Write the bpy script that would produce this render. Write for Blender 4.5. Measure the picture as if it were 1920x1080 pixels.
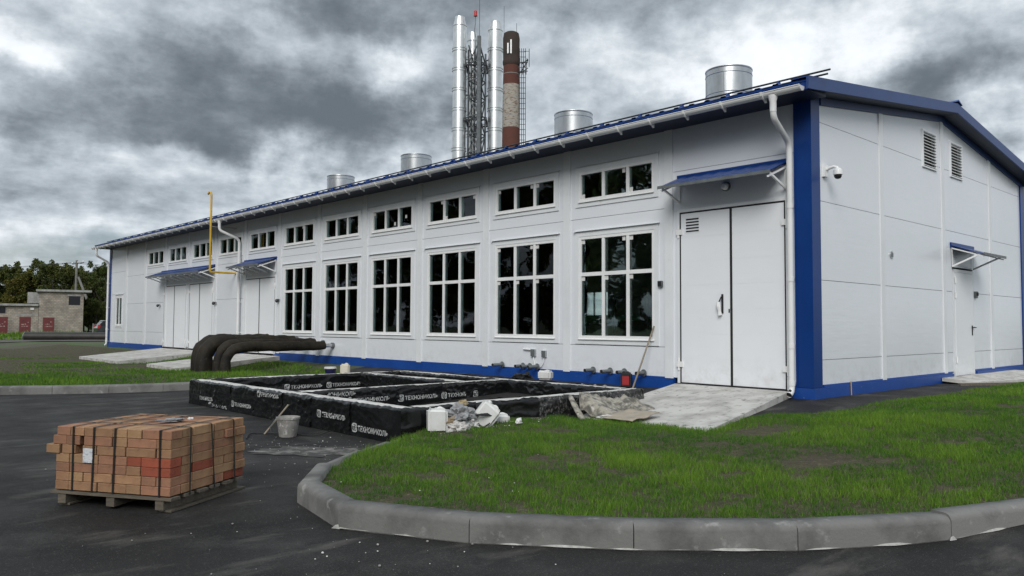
import bpy, bmesh, math, random
import numpy as np
from mathutils import Vector, Matrix, noise
from mathutils.geometry import delaunay_2d_cdt
random.seed(7); RNG = np.random.default_rng(7)
R = math.radians
sc = bpy.context.scene
for o in list(bpy.data.objects): bpy.data.objects.remove(o)
col = sc.collection

# ------------------------------------------------------------------ camera
cd = bpy.data.cameras.new("camera"); cam = bpy.data.objects.new("camera", cd); col.objects.link(cam)
f_ = Vector((.679, .733, .0462)).normalized()
rt0 = Vector((f_.y, -f_.x, 0)).normalized(); up0 = rt0.cross(f_)
rol = 0.004964
rt = rt0*math.cos(rol)+up0*math.sin(rol); up = up0*math.cos(rol)-rt0*math.sin(rol)
m = Matrix(((rt.x, up.x, -f_.x), (rt.y, up.y, -f_.y), (rt.z, up.z, -f_.z)))
cam.matrix_world = Matrix.Translation((-11.225, -5.590, 1.35)) @ m.to_4x4()
cd.sensor_width = 36; cd.lens = 36*1489/1920; cd.clip_end = 3000; cd.clip_start = .05
sc.camera = cam
sc.render.resolution_x, sc.render.resolution_y = 1024, 576
sc.view_settings.view_transform = 'Standard'; sc.view_settings.look = 'None'
sc.view_settings.gamma = 1; sc.view_settings.use_curve_mapping = False
sc.view_settings.exposure = 0.20
sc.cycles.max_bounces = 6; sc.cycles.transparent_max_bounces = 10; sc.cycles.diffuse_bounces = 3; sc.cycles.glossy_bounces = 3

# ------------------------------------------------------------------ sky
SUN = Vector((-.66, -.48, .58)).normalized()
world = bpy.data.worlds.new("World"); sc.world = world; world.use_nodes = True
nt = world.node_tree; N = nt.nodes; Lk = nt.links; N.clear()
def nd(t, **k):
    n = N.new(t)
    for a, b in k.items(): setattr(n, a, b)
    return n
def mth(op, a, b=None, c=None, clamp=False):
    n = nd('ShaderNodeMath', operation=op); n.use_clamp = clamp
    for i, v in enumerate((a, b, c)):
        if v is None: continue
        if isinstance(v, (int, float)): n.inputs[i].default_value = v
        else: Lk.new(v, n.inputs[i])
    return n.outputs[0]
tc = nd('ShaderNodeTexCoord'); sep = nd('ShaderNodeSeparateXYZ'); Lk.new(tc.outputs['Generated'], sep.inputs[0])
X_, Y_, Z_ = sep.outputs
az = mth('MULTIPLY', mth('ARCTAN2', Y_, X_), 180/math.pi)
el = mth('MULTIPLY', mth('ARCSINE', Z_), 180/math.pi)
# cloud layer coordinates: the direction met with a flat layer overhead
zc = mth('ADD', mth('MAXIMUM', Z_, 0.0), 0.16)
cx = mth('DIVIDE', X_, zc); cy = mth('DIVIDE', Y_, zc)
cv = nd('ShaderNodeCombineXYZ'); Lk.new(cx, cv.inputs[0]); Lk.new(cy, cv.inputs[1])
def noi(scale, detail, rough, dist=0.0, vec=None, off=0.0, sq=(1, 1, 1)):
    n = nd('ShaderNodeTexNoise'); n.noise_dimensions = '3D'
    n.inputs['Scale'].default_value = scale; n.inputs['Detail'].default_value = detail
    n.inputs['Roughness'].default_value = rough; n.inputs['Distortion'].default_value = dist
    mp = nd('ShaderNodeMapping'); mp.inputs['Location'].default_value = (off, off*.7, off*1.3); mp.inputs['Scale'].default_value = sq
    Lk.new(vec or cv.outputs[0], mp.inputs[0]); Lk.new(mp.outputs[0], n.inputs['Vector'])
    return n.outputs[0]
n1 = noi(1.0, 7, .50, .35, off=3.1)
n2 = noi(3.6, 9, .58, .1, off=11.3)
aev = nd('ShaderNodeCombineXYZ')
w1 = noi(8, 6, .55, 0, vec=tc.outputs['Generated'], off=1.7); w2 = noi(8, 6, .55, 0, vec=tc.outputs['Generated'], off=5.9)
w3 = noi(8.5, 9, .60, .0, vec=tc.outputs['Generated'], off=8.4, sq=(1, 1, 1.9))
w4 = noi(17, 8, .60, .0, vec=tc.outputs['Generated'], off=2.9, sq=(1, 1, 1.5))
lump = mth('SUBTRACT', .16, mth('ABSOLUTE', mth('SUBTRACT', w4, .5)))
azw = mth('ADD', az, mth('MULTIPLY', mth('SUBTRACT', w1, .5), 16.0))
elw = mth('ADD', el, mth('MULTIPLY', mth('SUBTRACT', w2, .5), 10.0))
def blob(a, e, sa, se, w):
    u = mth('DIVIDE', mth('SUBTRACT', azw, a), sa); v = mth('DIVIDE', mth('SUBTRACT', elw, e), se)
    q = mth('ADD', mth('MULTIPLY', u, u), mth('MULTIPLY', v, v))
    return mth('MULTIPLY', mth('EXPONENT', mth('MULTIPLY', q, -1.0)), w)
lowb = mth('MULTIPLY', mth('EXPONENT', mth('MULTIPLY', mth('MULTIPLY', mth('SUBTRACT', el, 8.5), mth('SUBTRACT', el, 8.5)), -.045)), .02)
val = mth('ADD', mth('ADD', .57, lowb), mth('MULTIPLY', mth('SUBTRACT', n1, .5), .70))
val = mth('ADD', val, mth('MULTIPLY', mth('SUBTRACT', n2, .5), .66))
val = mth('ADD', val, mth('MULTIPLY', mth('SUBTRACT', w3, .5), .62))
val = mth('ADD', val, mth('MULTIPLY', mth('SUBTRACT', lump, .08), .60))
BL = [ # azimuth, elevation, widths (degrees), weight : cloud masses of this afternoon's sky
 (66.5, 15.0, 11, 4.6, -.50), (71.5, 13.0, 7, 2.6, -.20), (57.0, 14.5, 6, 3.2, -.34), (59.5, 22.5, 9, 2.2, -.38),
 (66.5, 20.6, 3.5, 1.4, .20), (56.5, 19.3, 4.5, 2.0, .36), (78.5, 19.0, 4.0, 3.0, .16), (80, 16.6, 2.2, 1.0, .30),
 (70, 11.2, 10, 1.0, .16), (62, 10.4, 10, 1.5, .20), (76, 8.8, 6, 1.2, -.06), (76, 6.3, 8, 1.6, .12), (80, 12.5, 2.5, 2.2, -.22),
 (47.5, 22.5, 6, 2.0, -.16), (34.5, 22.5, 11, 1.8, -.20), (40.5, 19.5, 4.5, 2.4, .16), (37.0, 17.5, 7, 1.6, .20), (27.5, 17.0, 6, 2.2, .34),
 (19.0, 15.8, 4.5, 2.5, -.42), (16.0, 17.5, 3.8, 2.4, -.30), (17.0, 12.6, 3.0, 2.2, -.22), (14.0, 11.5, 2.5, 3.0, .16), (36.5, 13.5, 3.2, 2.0, -.12),
 (46.0, 15.5, 3.5, 3.5, .08), (50.0, 9.0, 6, 2.0, .16)]
for b in BL: val = mth('ADD', val, blob(*b[:4], b[4]*(.98 if b[4] < 0 else .9)))
ramp = nd('ShaderNodeValToRGB'); ramp.color_ramp.interpolation = 'B_SPLINE'
cr = ramp.color_ramp; cr.elements[0].position = 0.0; cr.elements[0].color = (.10, .122, .145, 1)
cr.elements[1].position = 1.0; cr.elements[1].color = (.78, .825, .87, 1)
for p_, c_ in ((.22, (.165, .192, .218, 1)), (.42, (.29, .33, .37, 1)), (.62, (.455, .505, .55, 1)), (.80, (.70, .735, .765, 1))):
    e_ = cr.elements.new(p_); e_.color = c_
Lk.new(val, ramp.inputs[0])
skyt = nd('ShaderNodeTexSky'); skyt.sky_type = 'NISHITA'; skyt.sun_disc = False
skyt.sun_elevation = math.asin(SUN.z); skyt.sun_rotation = math.atan2(SUN.x, SUN.y)
skyt.dust_density = 1.5; skyt.altitude = 150
bgS = nd('ShaderNodeBackground'); Lk.new(skyt.outputs[0], bgS.inputs[0]); bgS.inputs[1].default_value = .055
bgC = nd('ShaderNodeBackground'); Lk.new(ramp.outputs[0], bgC.inputs[0]); bgC.inputs[1].default_value = 1.15
# a few thin blue openings low over the horizon
gap = mth('MULTIPLY', mth('SUBTRACT', 1.0, mth('DIVIDE', mth('ABSOLUTE', mth('SUBTRACT', elw, 4.3)), 1.7), clamp=True), .62)
mix = nd('ShaderNodeMixShader'); Lk.new(gap, mix.inputs[0]); Lk.new(bgC.outputs[0], mix.inputs[1]); Lk.new(bgS.outputs[0], mix.inputs[2])
wo = nd('ShaderNodeOutputWorld'); Lk.new(mix.outputs[0], wo.inputs[0])
sd = bpy.data.lights.new("sun", 'SUN'); sd.energy = 2.0; sd.angle = R(32); sd.color = (1, .97, .93)
so = bpy.data.objects.new("sun", sd); col.objects.link(so)
so.rotation_euler = SUN.to_track_quat('Z', 'Y').to_euler(); so.location = (-30, -30, 40)

# ------------------------------------------------------------------ materials
def mat(name, c=(.5, .5, .5), rough=.6, metal=0.0, c2=None, nscale=4, ndet=6, mixlo=.35, mixhi=.65, bump=0, bscale=60, bdist=.01,
        spec=.5, coord='Object', c3=None, n3=30, lo3=.6, hi3=.7, r2=None, stretch=(1, 1, 1), rnd=0.0, coat=0):
    M = bpy.data.materials.new(name); M.use_nodes = True; t = M.node_tree; b = t.nodes['Principled BSDF']
    b.inputs['Roughness'].default_value = rough; b.inputs['Metallic'].default_value = metal
    b.inputs['Specular IOR Level'].default_value = spec; b.inputs['Coat Weight'].default_value = coat
    b.inputs['Base Color'].default_value = (*c, 1)
    co = t.nodes.new('ShaderNodeTexCoord'); mp = t.nodes.new('ShaderNodeMapping'); mp.inputs['Scale'].default_value = stretch
    t.links.new(co.outputs[coord], mp.inputs[0])
    out = None
    def nz(s, d, lo, hi):
        n = t.nodes.new('ShaderNodeTexNoise'); n.inputs['Scale'].default_value = s; n.inputs['Detail'].default_value = d; n.inputs['Roughness'].default_value = .6
        t.links.new(mp.outputs[0], n.inputs['Vector'])
        r = t.nodes.new('ShaderNodeMapRange'); r.inputs[1].default_value = lo; r.inputs[2].default_value = hi
        t.links.new(n.outputs[0], r.inputs[0]); return r.outputs[0]
    def mx(a, bb, fac):
        n = t.nodes.new('ShaderNodeMix'); n.data_type = 'RGBA'; t.links.new(fac, n.inputs[0])
        for i, v in ((6, a), (7, bb)):
            if isinstance(v, tuple): n.inputs[i].default_value = (*v, 1)
            else: t.links.new(v, n.inputs[i])
        return n.outputs[2]
    if c2:
        fct = nz(nscale, ndet, mixlo, mixhi); out = mx(c, c2, fct)
        if r2 is not None:
            rr = t.nodes.new('ShaderNodeMapRange'); rr.inputs[3].default_value = rough; rr.inputs[4].default_value = r2
            t.links.new(fct, rr.inputs[0]); t.links.new(rr.outputs[0], b.inputs['Roughness'])
    if c3: out = mx(out or c, c3, nz(n3, 5, lo3, hi3))
    if rnd:
        oi = t.nodes.new('ShaderNodeObjectInfo'); hs = t.nodes.new('ShaderNodeHueSaturation')
        rr = t.nodes.new('ShaderNodeMapRange'); rr.inputs[3].default_value = 1-rnd; rr.inputs[4].default_value = 1+rnd
        t.links.new(oi.outputs['Random'], rr.inputs[0]); t.links.new(rr.outputs[0], hs.inputs['Value'])
        if out: t.links.new(out, hs.inputs['Color'])
        else: hs.inputs['Color'].default_value = (*c, 1)
        out = hs.outputs[0]
    if out: t.links.new(out, b.inputs['Base Color'])
    if bump:
        n = t.nodes.new('ShaderNodeTexNoise'); n.inputs['Scale'].default_value = bscale; n.inputs['Detail'].default_value = 6
        t.links.new(mp.outputs[0], n.inputs['Vector']); bp = t.nodes.new('ShaderNodeBump')
        bp.inputs['Strength'].default_value = bump; bp.inputs['Distance'].default_value = bdist
        t.links.new(n.outputs[0], bp.inputs['Height']); t.links.new(bp.outputs[0], b.inputs['Normal'])
    return M

def panel_mat(name, c, rough=.32, ribs=True):
    """coated sandwich panel: micro-ribbed, softly wavy, faint dust"""
    M = mat(name, c, rough, c2=tuple(v*.96 for v in c), nscale=.9, mixlo=.3, mixhi=.75, c3=tuple(v*.90 for v in c), n3=2.3, lo3=.62, hi3=.95, coord='Object', stretch=(1, 1, 1.6))
    t = M.node_tree; b = t.nodes['Principled BSDF']
    co = t.nodes.new('ShaderNodeTexCoord'); sp = t.nodes.new('ShaderNodeSeparateXYZ'); t.links.new(co.outputs['Object'], sp.inputs[0])
    s = t.nodes.new('ShaderNodeMath'); s.operation = 'SINE'; k = t.nodes.new('ShaderNodeMath'); k.operation = 'MULTIPLY'; k.inputs[1].default_value = 2*math.pi/.05
    t.links.new(sp.outputs[2], k.inputs[0]); t.links.new(k.outputs[0], s.inputs[0])
    s2 = t.nodes.new('ShaderNodeMath'); s2.operation = 'MULTIPLY'; s2.inputs[1].default_value = .00008 if ribs else 0; t.links.new(s.outputs[0], s2.inputs[0])
    mp = t.nodes.new('ShaderNodeMapping'); mp.inputs['Scale'].default_value = (1, 1, 5); t.links.new(co.outputs['Object'], mp.inputs[0])
    n = t.nodes.new('ShaderNodeTexNoise'); n.inputs['Scale'].default_value = 2.2; n.inputs['Detail'].default_value = 4; t.links.new(mp.outputs[0], n.inputs['Vector'])
    n2 = t.nodes.new('ShaderNodeMath'); n2.operation = 'MULTIPLY_ADD'; n2.inputs[1].default_value = .004; t.links.new(n.outputs[0], n2.inputs[0]); t.links.new(s2.outputs[0], n2.inputs[2])
    # mud splashed up from the ground, thinning out over the first half metre
    zr = t.nodes.new('ShaderNodeMapRange'); zr.inputs[1].default_value = .16; zr.inputs[2].default_value = .62; zr.inputs[3].default_value = .34; zr.inputs[4].default_value = 0; t.links.new(sp.outputs[2], zr.inputs[0])
    ns = t.nodes.new('ShaderNodeTexNoise'); ns.inputs['Scale'].default_value = 5; ns.inputs['Detail'].default_value = 10; ns.inputs['Roughness'].default_value = .7; t.links.new(co.outputs['Object'], ns.inputs['Vector'])
    nr = t.nodes.new('ShaderNodeMapRange'); nr.inputs[1].default_value = .46; nr.inputs[2].default_value = .70; t.links.new(ns.outputs[0], nr.inputs[0])
    mu = t.nodes.new('ShaderNodeMath'); mu.operation = 'MULTIPLY'; t.links.new(zr.outputs[0], mu.inputs[0]); t.links.new(nr.outputs[0], mu.inputs[1])
    old = b.inputs['Base Color'].links[0].from_socket; mz = t.nodes.new('ShaderNodeMix'); mz.data_type = 'RGBA'; t.links.new(mu.outputs[0], mz.inputs[0]); t.links.new(old, mz.inputs[6]); mz.inputs[7].default_value = (.33, .31, .27, 1); t.links.new(mz.outputs[2], b.inputs['Base Color'])
    bp = t.nodes.new('ShaderNodeBump'); bp.inputs['Distance'].default_value = 1.0; bp.inputs['Strength'].default_value = .55
    t.links.new(n2.outputs[0], bp.inputs['Height']); t.links.new(bp.outputs[0], b.inputs['Normal'])
    return M
WPAN = panel_mat('panel_white', (.745, .775, .815), .20)
WDOOR = panel_mat('door_white', (.80, .82, .85), .30, False)
WTRIM = mat('trim_white', (.76, .78, .80), .35, c2=(.70, .72, .74), nscale=1.5, c3=(.60, .60, .59), n3=6, lo3=.66, hi3=.85)
PVC = mat('pvc_white', (.82, .83, .83), .28, c2=(.76, .77, .77), nscale=3)
PIPEW = mat('downpipe_white', (.78, .79, .79), .3, c2=(.70, .71, .71), nscale=2, c3=(.5, .5, .48), n3=9, lo3=.68, hi3=.9)
BLUE = mat('blue_steel', (.003, .032, .165), .34, spec=.3, c2=(.004, .040, .195), nscale=1.2, bump=.12, bscale=3, bdist=.01)
BLUED = mat('blue_plinth', (.006, .052, .26), .40, c2=(.009, .065, .30), nscale=1.5, c3=(.22, .28, .42), n3=22, lo3=.66, hi3=.74, bump=.1, bscale=4)
BLUER = mat('blue_verge', (.014, .044, .165), .45, c2=(.018, .054, .19), nscale=2)
NAVY = mat('navy_soffit', (.006, .014, .045), .5)
BLACK = mat('rubber_black', (.012, .012, .013), .6)
GALV = mat('galvanised', (.55, .57, .58), .34, .9, c2=(.45, .47, .48), nscale=7, bump=.15, bscale=3, bdist=.01, stretch=(1, 1, .4))
INOX = mat('stainless', (.74, .75, .74), .30, 1.0, c2=(.62, .63, .62), nscale=3, bump=.08, bscale=4, bdist=.02, r2=.40)
STEELG = mat('steel_grey_paint', (.16, .175, .18), .45, .1, c2=(.10, .11, .115), nscale=6)
STEELD = mat('steel_dark', (.035, .038, .042), .5, .2)
YEL = mat('gas_yellow', (.62, .40, .03), .45, c2=(.5, .3, .03), nscale=6)
GREEN = mat('machine_green', (.03, .26, .13), .4, c2=(.02, .20, .10), nscale=4)
CONC = mat('ramp_concrete', (.55, .54, .515), .85, c2=(.36, .35, .325), nscale=2.0, mixlo=.42, mixhi=.66, c3=(.20, .195, .18), n3=8, lo3=.57, hi3=.68, bump=.5, bscale=14, bdist=.012, stretch=(1.0, 1.5, 1))
KERB = mat('kerb_concrete', (.18, .178, .170), .8, c2=(.085, .084, .080), nscale=2.6, mixlo=.46, mixhi=.70, c3=(.38, .375, .36), n3=9, lo3=.60, hi3=.80, bump=.6, bscale=60, bdist=.005, rnd=.10)
KERB2 = mat('kerb_mortar', (.50, .49, .47), .9, c2=(.3, .3, .28), nscale=20)
MEMB = mat('black_membrane', (.0055, .006, .0065), .20, c2=(.010, .0105, .011), nscale=3, bump=.3, bscale=14, bdist=.012, c3=(.09, .09, .09), n3=26, lo3=.70, hi3=.84, spec=.45)
MEMBD = mat('scuffed_membrane', (.010, .0105, .011), .4, c2=(.02, .02, .02), nscale=3, bump=.4, bscale=20, bdist=.012, c3=(.24, .235, .225), n3=18, lo3=.54, hi3=.68, stretch=(3, 3, .8))
DUST = mat('dusty_membrane', (.14, .14, .13), .7, c2=(.02, .02, .02), nscale=6, mixlo=.45, mixhi=.58, bump=.5, bscale=30)
CTOP = mat('foundation_concrete', (.66, .65, .63), .85, c2=(.46, .455, .44), nscale=5, c3=(.05, .05, .05), n3=8, lo3=.63, hi3=.67, bump=.6, bscale=30, bdist=.01)
LETTER = mat('print_white', (.55, .56, .56), .55, c2=(.30, .31, .31), nscale=30, c3=(.03, .03, .03), n3=55, lo3=.60, hi3=.66)
WALLIN = mat('interior_wall', (.45, .46, .47), .7)
FLOORIN = mat('interior_floor', (.10, .10, .10), .6)
PIPEINS = mat('pipe_insulation', (.008, .007, .006), .68, spec=.3, c2=(.026, .020, .011), nscale=3.5, c3=(.055, .050, .038), n3=12, lo3=.62, hi3=.72, bump=.6, bscale=16, bdist=.02)
BIGP = mat('tar_pipe', (.012, .011, .010), .5, c2=(.026, .023, .02), nscale=2, bump=.2, bscale=6)
JERR = mat('canister_white', (.70, .71, .70), .4, c2=(.60, .60, .58), nscale=5, c3=(.42, .40, .37), n3=9, lo3=.62, hi3=.8)
CREAM = mat('canister_cream', (.66, .62, .52), .4, c2=(.56, .53, .45), nscale=6)
NAVYB = mat('bucket_navy', (.012, .015, .07), .4)
REDL = mat('label_red', (.35, .025, .03), .4)
MORT = mat('mortar_crust', (.30, .29, .275), .9, c2=(.18, .175, .165), nscale=14, c3=(.48, .47, .45), n3=18, lo3=.58, hi3=.66, bump=.8, bscale=40, bdist=.006)
PAPER = mat('torn_paper', (.62, .60, .58), .85, c2=(.42, .41, .40), nscale=9)
GPLAS = mat('grey_sheet', (.30, .31, .32), .5, c2=(.22, .22, .23), nscale=7)
BROWNB = mat('cardboard', (.26, .20, .13), .8)
FOAM = mat('foam_lump', (.34, .27, .16), .9, bump=.6, bscale=40)
TARP = mat('crusted_sheet', (.34, .32, .27), .85, c2=(.11, .105, .09), nscale=9, mixlo=.42, mixhi=.58, c3=(.46, .44, .40), n3=14, lo3=.56, hi3=.70, bump=.4, bscale=40, bdist=.006)
WOOD = mat('pallet_wood', (.145, .122, .092), .85, c2=(.085, .075, .060), nscale=8, stretch=(1, 6, 6), bump=.4, bscale=40, bdist=.003, rnd=.12)
WOODP = mat('stick_wood', (.30, .255, .20), .8, c2=(.2, .17, .13), nscale=8)
ROOFM = mat('roof_blue', (.007, .032, .15), .38, c2=(.010, .04, .18), nscale=2)
CBRICK = mat('chimney_brick', (.105, .036, .026), .9, c2=(.09, .034, .024), nscale=1.2, bump=.5, bscale=6, bdist=.05)
CBRICKD = mat('chimney_brick_sooty', (.035, .028, .025), .9, c2=(.05, .032, .026), nscale=1)
CBRICKW = mat('chimney_brick_worn', (.36, .33, .29), .9, c2=(.13, .08, .06), nscale=2.6, mixlo=.48, mixhi=.66, bump=.5, bscale=6, bdist=.05, stretch=(1, 1, 3))
GBRICK = None
ROOFSLAB = mat('slab_grey', (.36, .36, .35), .8, c2=(.22, .22, .21), nscale=2)
DOORRED = mat('door_red', (.15, .026, .028), .6, c2=(.10, .02, .022), nscale=2)
GRAF = mat('door_print', (.38, .27, .25), .7, c2=(.15, .05, .045), nscale=9, mixlo=.45, mixhi=.55)
DARKH = mat('dark_opening', (.012, .012, .018), .3)
CAR = mat('car_paint', (.035, .037, .042), .25, coat=.5)
CARG = mat('car_glass', (.02, .022, .025), .08)
REDLAMP = mat('tail_lamp', (.45, .02, .02), .25)
SILV = mat('car_silver', (.6, .6, .61), .3, .5)
BARK = mat('bark', (.07, .06, .05), .9)
POLEC = mat('pole_concrete', (.20, .195, .18), .9, c2=(.14, .135, .125), nscale=2)
ASOIL = None
def brick_mat(name, c, c2):
    return mat(name, c, .85, c2=c2, nscale=11, mixlo=.35, mixhi=.65, bump=.8, bscale=70, bdist=.005, c3=tuple(v*.5 for v in c), n3=19, lo3=.60, hi3=.74, rnd=.17)
BR = [brick_mat('brick_buff', (.36, .205, .11), (.28, .155, .085)), brick_mat('brick_pink', (.33, .165, .095), (.255, .13, .08)),
      brick_mat('brick_tan', (.39, .24, .13), (.32, .19, .10)), brick_mat('brick_red', (.31, .075, .04), (.25, .065, .035))]

def gbrick():
    M = bpy.data.materials.new('shed_brick'); M.use_nodes = True; t = M.node_tree; b = t.nodes['Principled BSDF']; b.inputs['Roughness'].default_value = .9
    co = t.nodes.new('ShaderNodeTexCoord'); mp = t.nodes.new('ShaderNodeMapping'); mp.inputs['Rotation'].default_value = (math.pi/2, 0, 0)
    t.links.new(co.outputs['Object'], mp.inputs[0])
    k = t.nodes.new('ShaderNodeTexBrick'); k.inputs['Scale'].default_value = 1.0; k.inputs['Brick Width'].default_value = .42; k.inputs['Row Height'].default_value = .20
    k.inputs['Mortar Size'].default_value = .022; k.inputs['Color1'].default_value = (.37, .32, .265, 1); k.inputs['Color2'].default_value = (.27, .235, .20, 1); k.inputs['Mortar'].default_value = (.20, .185, .165, 1)
    t.links.new(mp.outputs[0], k.inputs[0])
    n = t.nodes.new('ShaderNodeTexNoise'); n.inputs['Scale'].default_value = .8; n.inputs['Detail'].default_value = 8; t.links.new(co.outputs['Object'], n.inputs['Vector'])
    r = t.nodes.new('ShaderNodeMapRange'); r.inputs[1].default_value = .35; r.inputs[2].default_value = .7; r.inputs[3].default_value = 1.15; r.inputs[4].default_value = .62; t.links.new(n.outputs[0], r.inputs[0])
    h = t.nodes.new('ShaderNodeHueSaturation'); t.links.new(k.outputs[0], h.inputs['Color']); t.links.new(r.outputs[0], h.inputs['Value']); t.links.new(h.outputs[0], b.inputs['Base Color'])
    return M
GBRICK = gbrick()

def glass_mat():
    M = bpy.data.materials.new('window_glass'); M.use_nodes = True; t = M.node_tree; t.nodes.clear()
    o = t.nodes.new('ShaderNodeOutputMaterial'); mx = t.nodes.new('ShaderNodeMixShader'); tr = t.nodes.new('ShaderNodeBsdfTransparent'); gl = t.nodes.new('ShaderNodeBsdfGlossy')
    fr = t.nodes.new('ShaderNodeFresnel'); fr.inputs[0].default_value = 1.5
    tr.inputs[0].default_value = (.78, .86, .82, 1); gl.inputs['Roughness'].default_value = .015; gl.inputs['Color'].default_value = (.9, .95, 1, 1)
    n = t.nodes.new('ShaderNodeTexNoise'); n.inputs['Scale'].default_value = 1.3; co = t.nodes.new('ShaderNodeTexCoord'); t.links.new(co.outputs['Object'], n.inputs['Vector'])
    bp = t.nodes.new('ShaderNodeBump'); bp.inputs['Distance'].default_value = .006; bp.inputs['Strength'].default_value = .5; t.links.new(n.outputs[0], bp.inputs['Height']); t.links.new(bp.outputs[0], gl.inputs['Normal'])
    t.links.new(fr.outputs[0], mx.inputs[0]); t.links.new(tr.outputs[0], mx.inputs[1]); t.links.new(gl.outputs[0], mx.inputs[2]); t.links.new(mx.outputs[0], o.inputs[0])
    return M
GLASS = glass_mat()

def asphalt_mat():
    M = bpy.data.materials.new('asphalt'); M.use_nodes = True; t = M.node_tree; b = t.nodes['Principled BSDF']
    co = t.nodes.new('ShaderNodeTexCoord')
    def nz(s, d=6, st=(1, 1, 1), loc=(0, 0, 0)):
        mp = t.nodes.new('ShaderNodeMapping'); mp.inputs['Scale'].default_value = st; mp.inputs['Location'].default_value = loc; t.links.new(co.outputs['Object'], mp.inputs[0])
        n = t.nodes.new('ShaderNodeTexNoise'); n.inputs['Scale'].default_value = s; n.inputs['Detail'].default_value = d; n.inputs['Roughness'].default_value = .62; t.links.new(mp.outputs[0], n.inputs['Vector']); return n.outputs[0]
    def mr(v, a, c_, d=0, e=1):
        r = t.nodes.new('ShaderNodeMapRange'); r.inputs[1].default_value = a; r.inputs[2].default_value = c_; r.inputs[3].default_value = d; r.inputs[4].default_value = e; t.links.new(v, r.inputs[0]); return r.outputs[0]
    def mx(a, c_, fac):
        n = t.nodes.new('ShaderNodeMix'); n.data_type = 'RGBA'; t.links.new(fac, n.inputs[0])
        for i, v in ((6, a), (7, c_)):
            if isinstance(v, tuple): n.inputs[i].default_value = (*v, 1)
            else: t.links.new(v, n.inputs[i])
        return n.outputs[2]
    base = mx((.015, .015, .0148), (.032, .031, .030), mr(nz(.55, 7), .36, .66))
    base = mx(base, (.066, .064, .060), mr(nz(1.7, 9, (1, 1, 1), (4, 2, 0)), .50, .80))
    base = mx(base, (.016, .016, .017), mr(nz(70, 3), .48, .66, 0, .85))
    base = mx(base, (.13, .127, .12), mr(nz(110, 2, loc=(3, 3, 0)), .62, .72, 0, .85))
    base = mx(base, (.15, .142, .128), mr(nz(2.2, 10, (.40, 1.2, 1), (9, 9, 0)), .55, .80, 0, .85))
    t.links.new(base, b.inputs['Base Color']); t.links.new(mr(nz(1.3, 6), .35, .7, .58, .86), b.inputs['Roughness'])
    b.inputs['Specular IOR Level'].default_value = .18
    ad = t.nodes.new('ShaderNodeMath'); ad.operation = 'MULTIPLY_ADD'; ad.inputs[1].default_value = .35; t.links.new(nz(9, 5), ad.inputs[0]); t.links.new(nz(120, 3), ad.inputs[2])
    bp = t.nodes.new('ShaderNodeBump'); bp.inputs['Strength'].default_value = .7; bp.inputs['Distance'].default_value = .006; t.links.new(ad.outputs[0], bp.inputs['Height']); t.links.new(bp.outputs[0], b.inputs['Normal'])
    return M
ASPH = asphalt_mat()
SOIL = mat('soil', (.036, .031, .014), .95, c2=(.070, .058, .030), nscale=7, c3=(.15, .13, .085), n3=26, lo3=.58, hi3=.72, bump=1.0, bscale=24, bdist=.03)
FARG = mat('far_ground', (.055, .060, .028), .95, c2=(.075, .068, .05), nscale=.08, mixlo=.42, mixhi=.6, c3=(.05, .10, .02), n3=.2, lo3=.45, hi3=.6, bump=.5, bscale=3, bdist=.05)
DIRT = mat('dirt_track', (.075, .070, .062), .95, c2=(.12, .115, .10), nscale=.7, c3=(.04, .038, .033), n3=3, lo3=.5, hi3=.7, bump=.5, bscale=8, bdist=.03)

def leaf_mat(name, c, c2):
    M = bpy.data.materials.new(name); M.use_nodes = True; t = M.node_tree; b = t.nodes['Principled BSDF']; b.inputs['Roughness'].default_value = .6; b.inputs['Specular IOR Level'].default_value = .25
    at = t.nodes.new('ShaderNodeAttribute'); at.attribute_name = 'tint'
    oi = t.nodes.new('ShaderNodeObjectInfo')
    mx = t.nodes.new('ShaderNodeMix'); mx.data_type = 'RGBA'; mx.inputs[6].default_value = (*c, 1); mx.inputs[7].default_value = (*c2, 1); t.links.new(at.outputs['Fac'], mx.inputs[0])
    h = t.nodes.new('ShaderNodeHueSaturation'); r = t.nodes.new('ShaderNodeMapRange'); r.inputs[3].default_value = .487; r.inputs[4].default_value = .513; t.links.new(oi.outputs['Random'], r.inputs[0]); t.links.new(r.outputs[0], h.inputs['Hue'])
    t.links.new(mx.outputs[2], h.inputs['Color']); t.links.new(h.outputs[0], b.inputs['Base Color'])
    tl = t.nodes.new('ShaderNodeBsdfTranslucent'); t.links.new(h.outputs[0], tl.inputs[0]); ms = t.nodes.new('ShaderNodeMixShader'); ms.inputs[0].default_value = .25
    o = t.nodes['Material Output']; t.links.new(b.outputs[0], ms.inputs[1]); t.links.new(tl.outputs[0], ms.inputs[2]); t.links.new(ms.outputs[0], o.inputs[0])
    return M
GRASS = leaf_mat('grass_blade', (.036, .115, .012), (.190, .318, .032))
LEAF = leaf_mat('leaf_green', (.030, .045, .012), (.115, .135, .030))
LEAFY = leaf_mat('leaf_yellowing', (.045, .058, .012), (.16, .145, .025))

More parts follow.
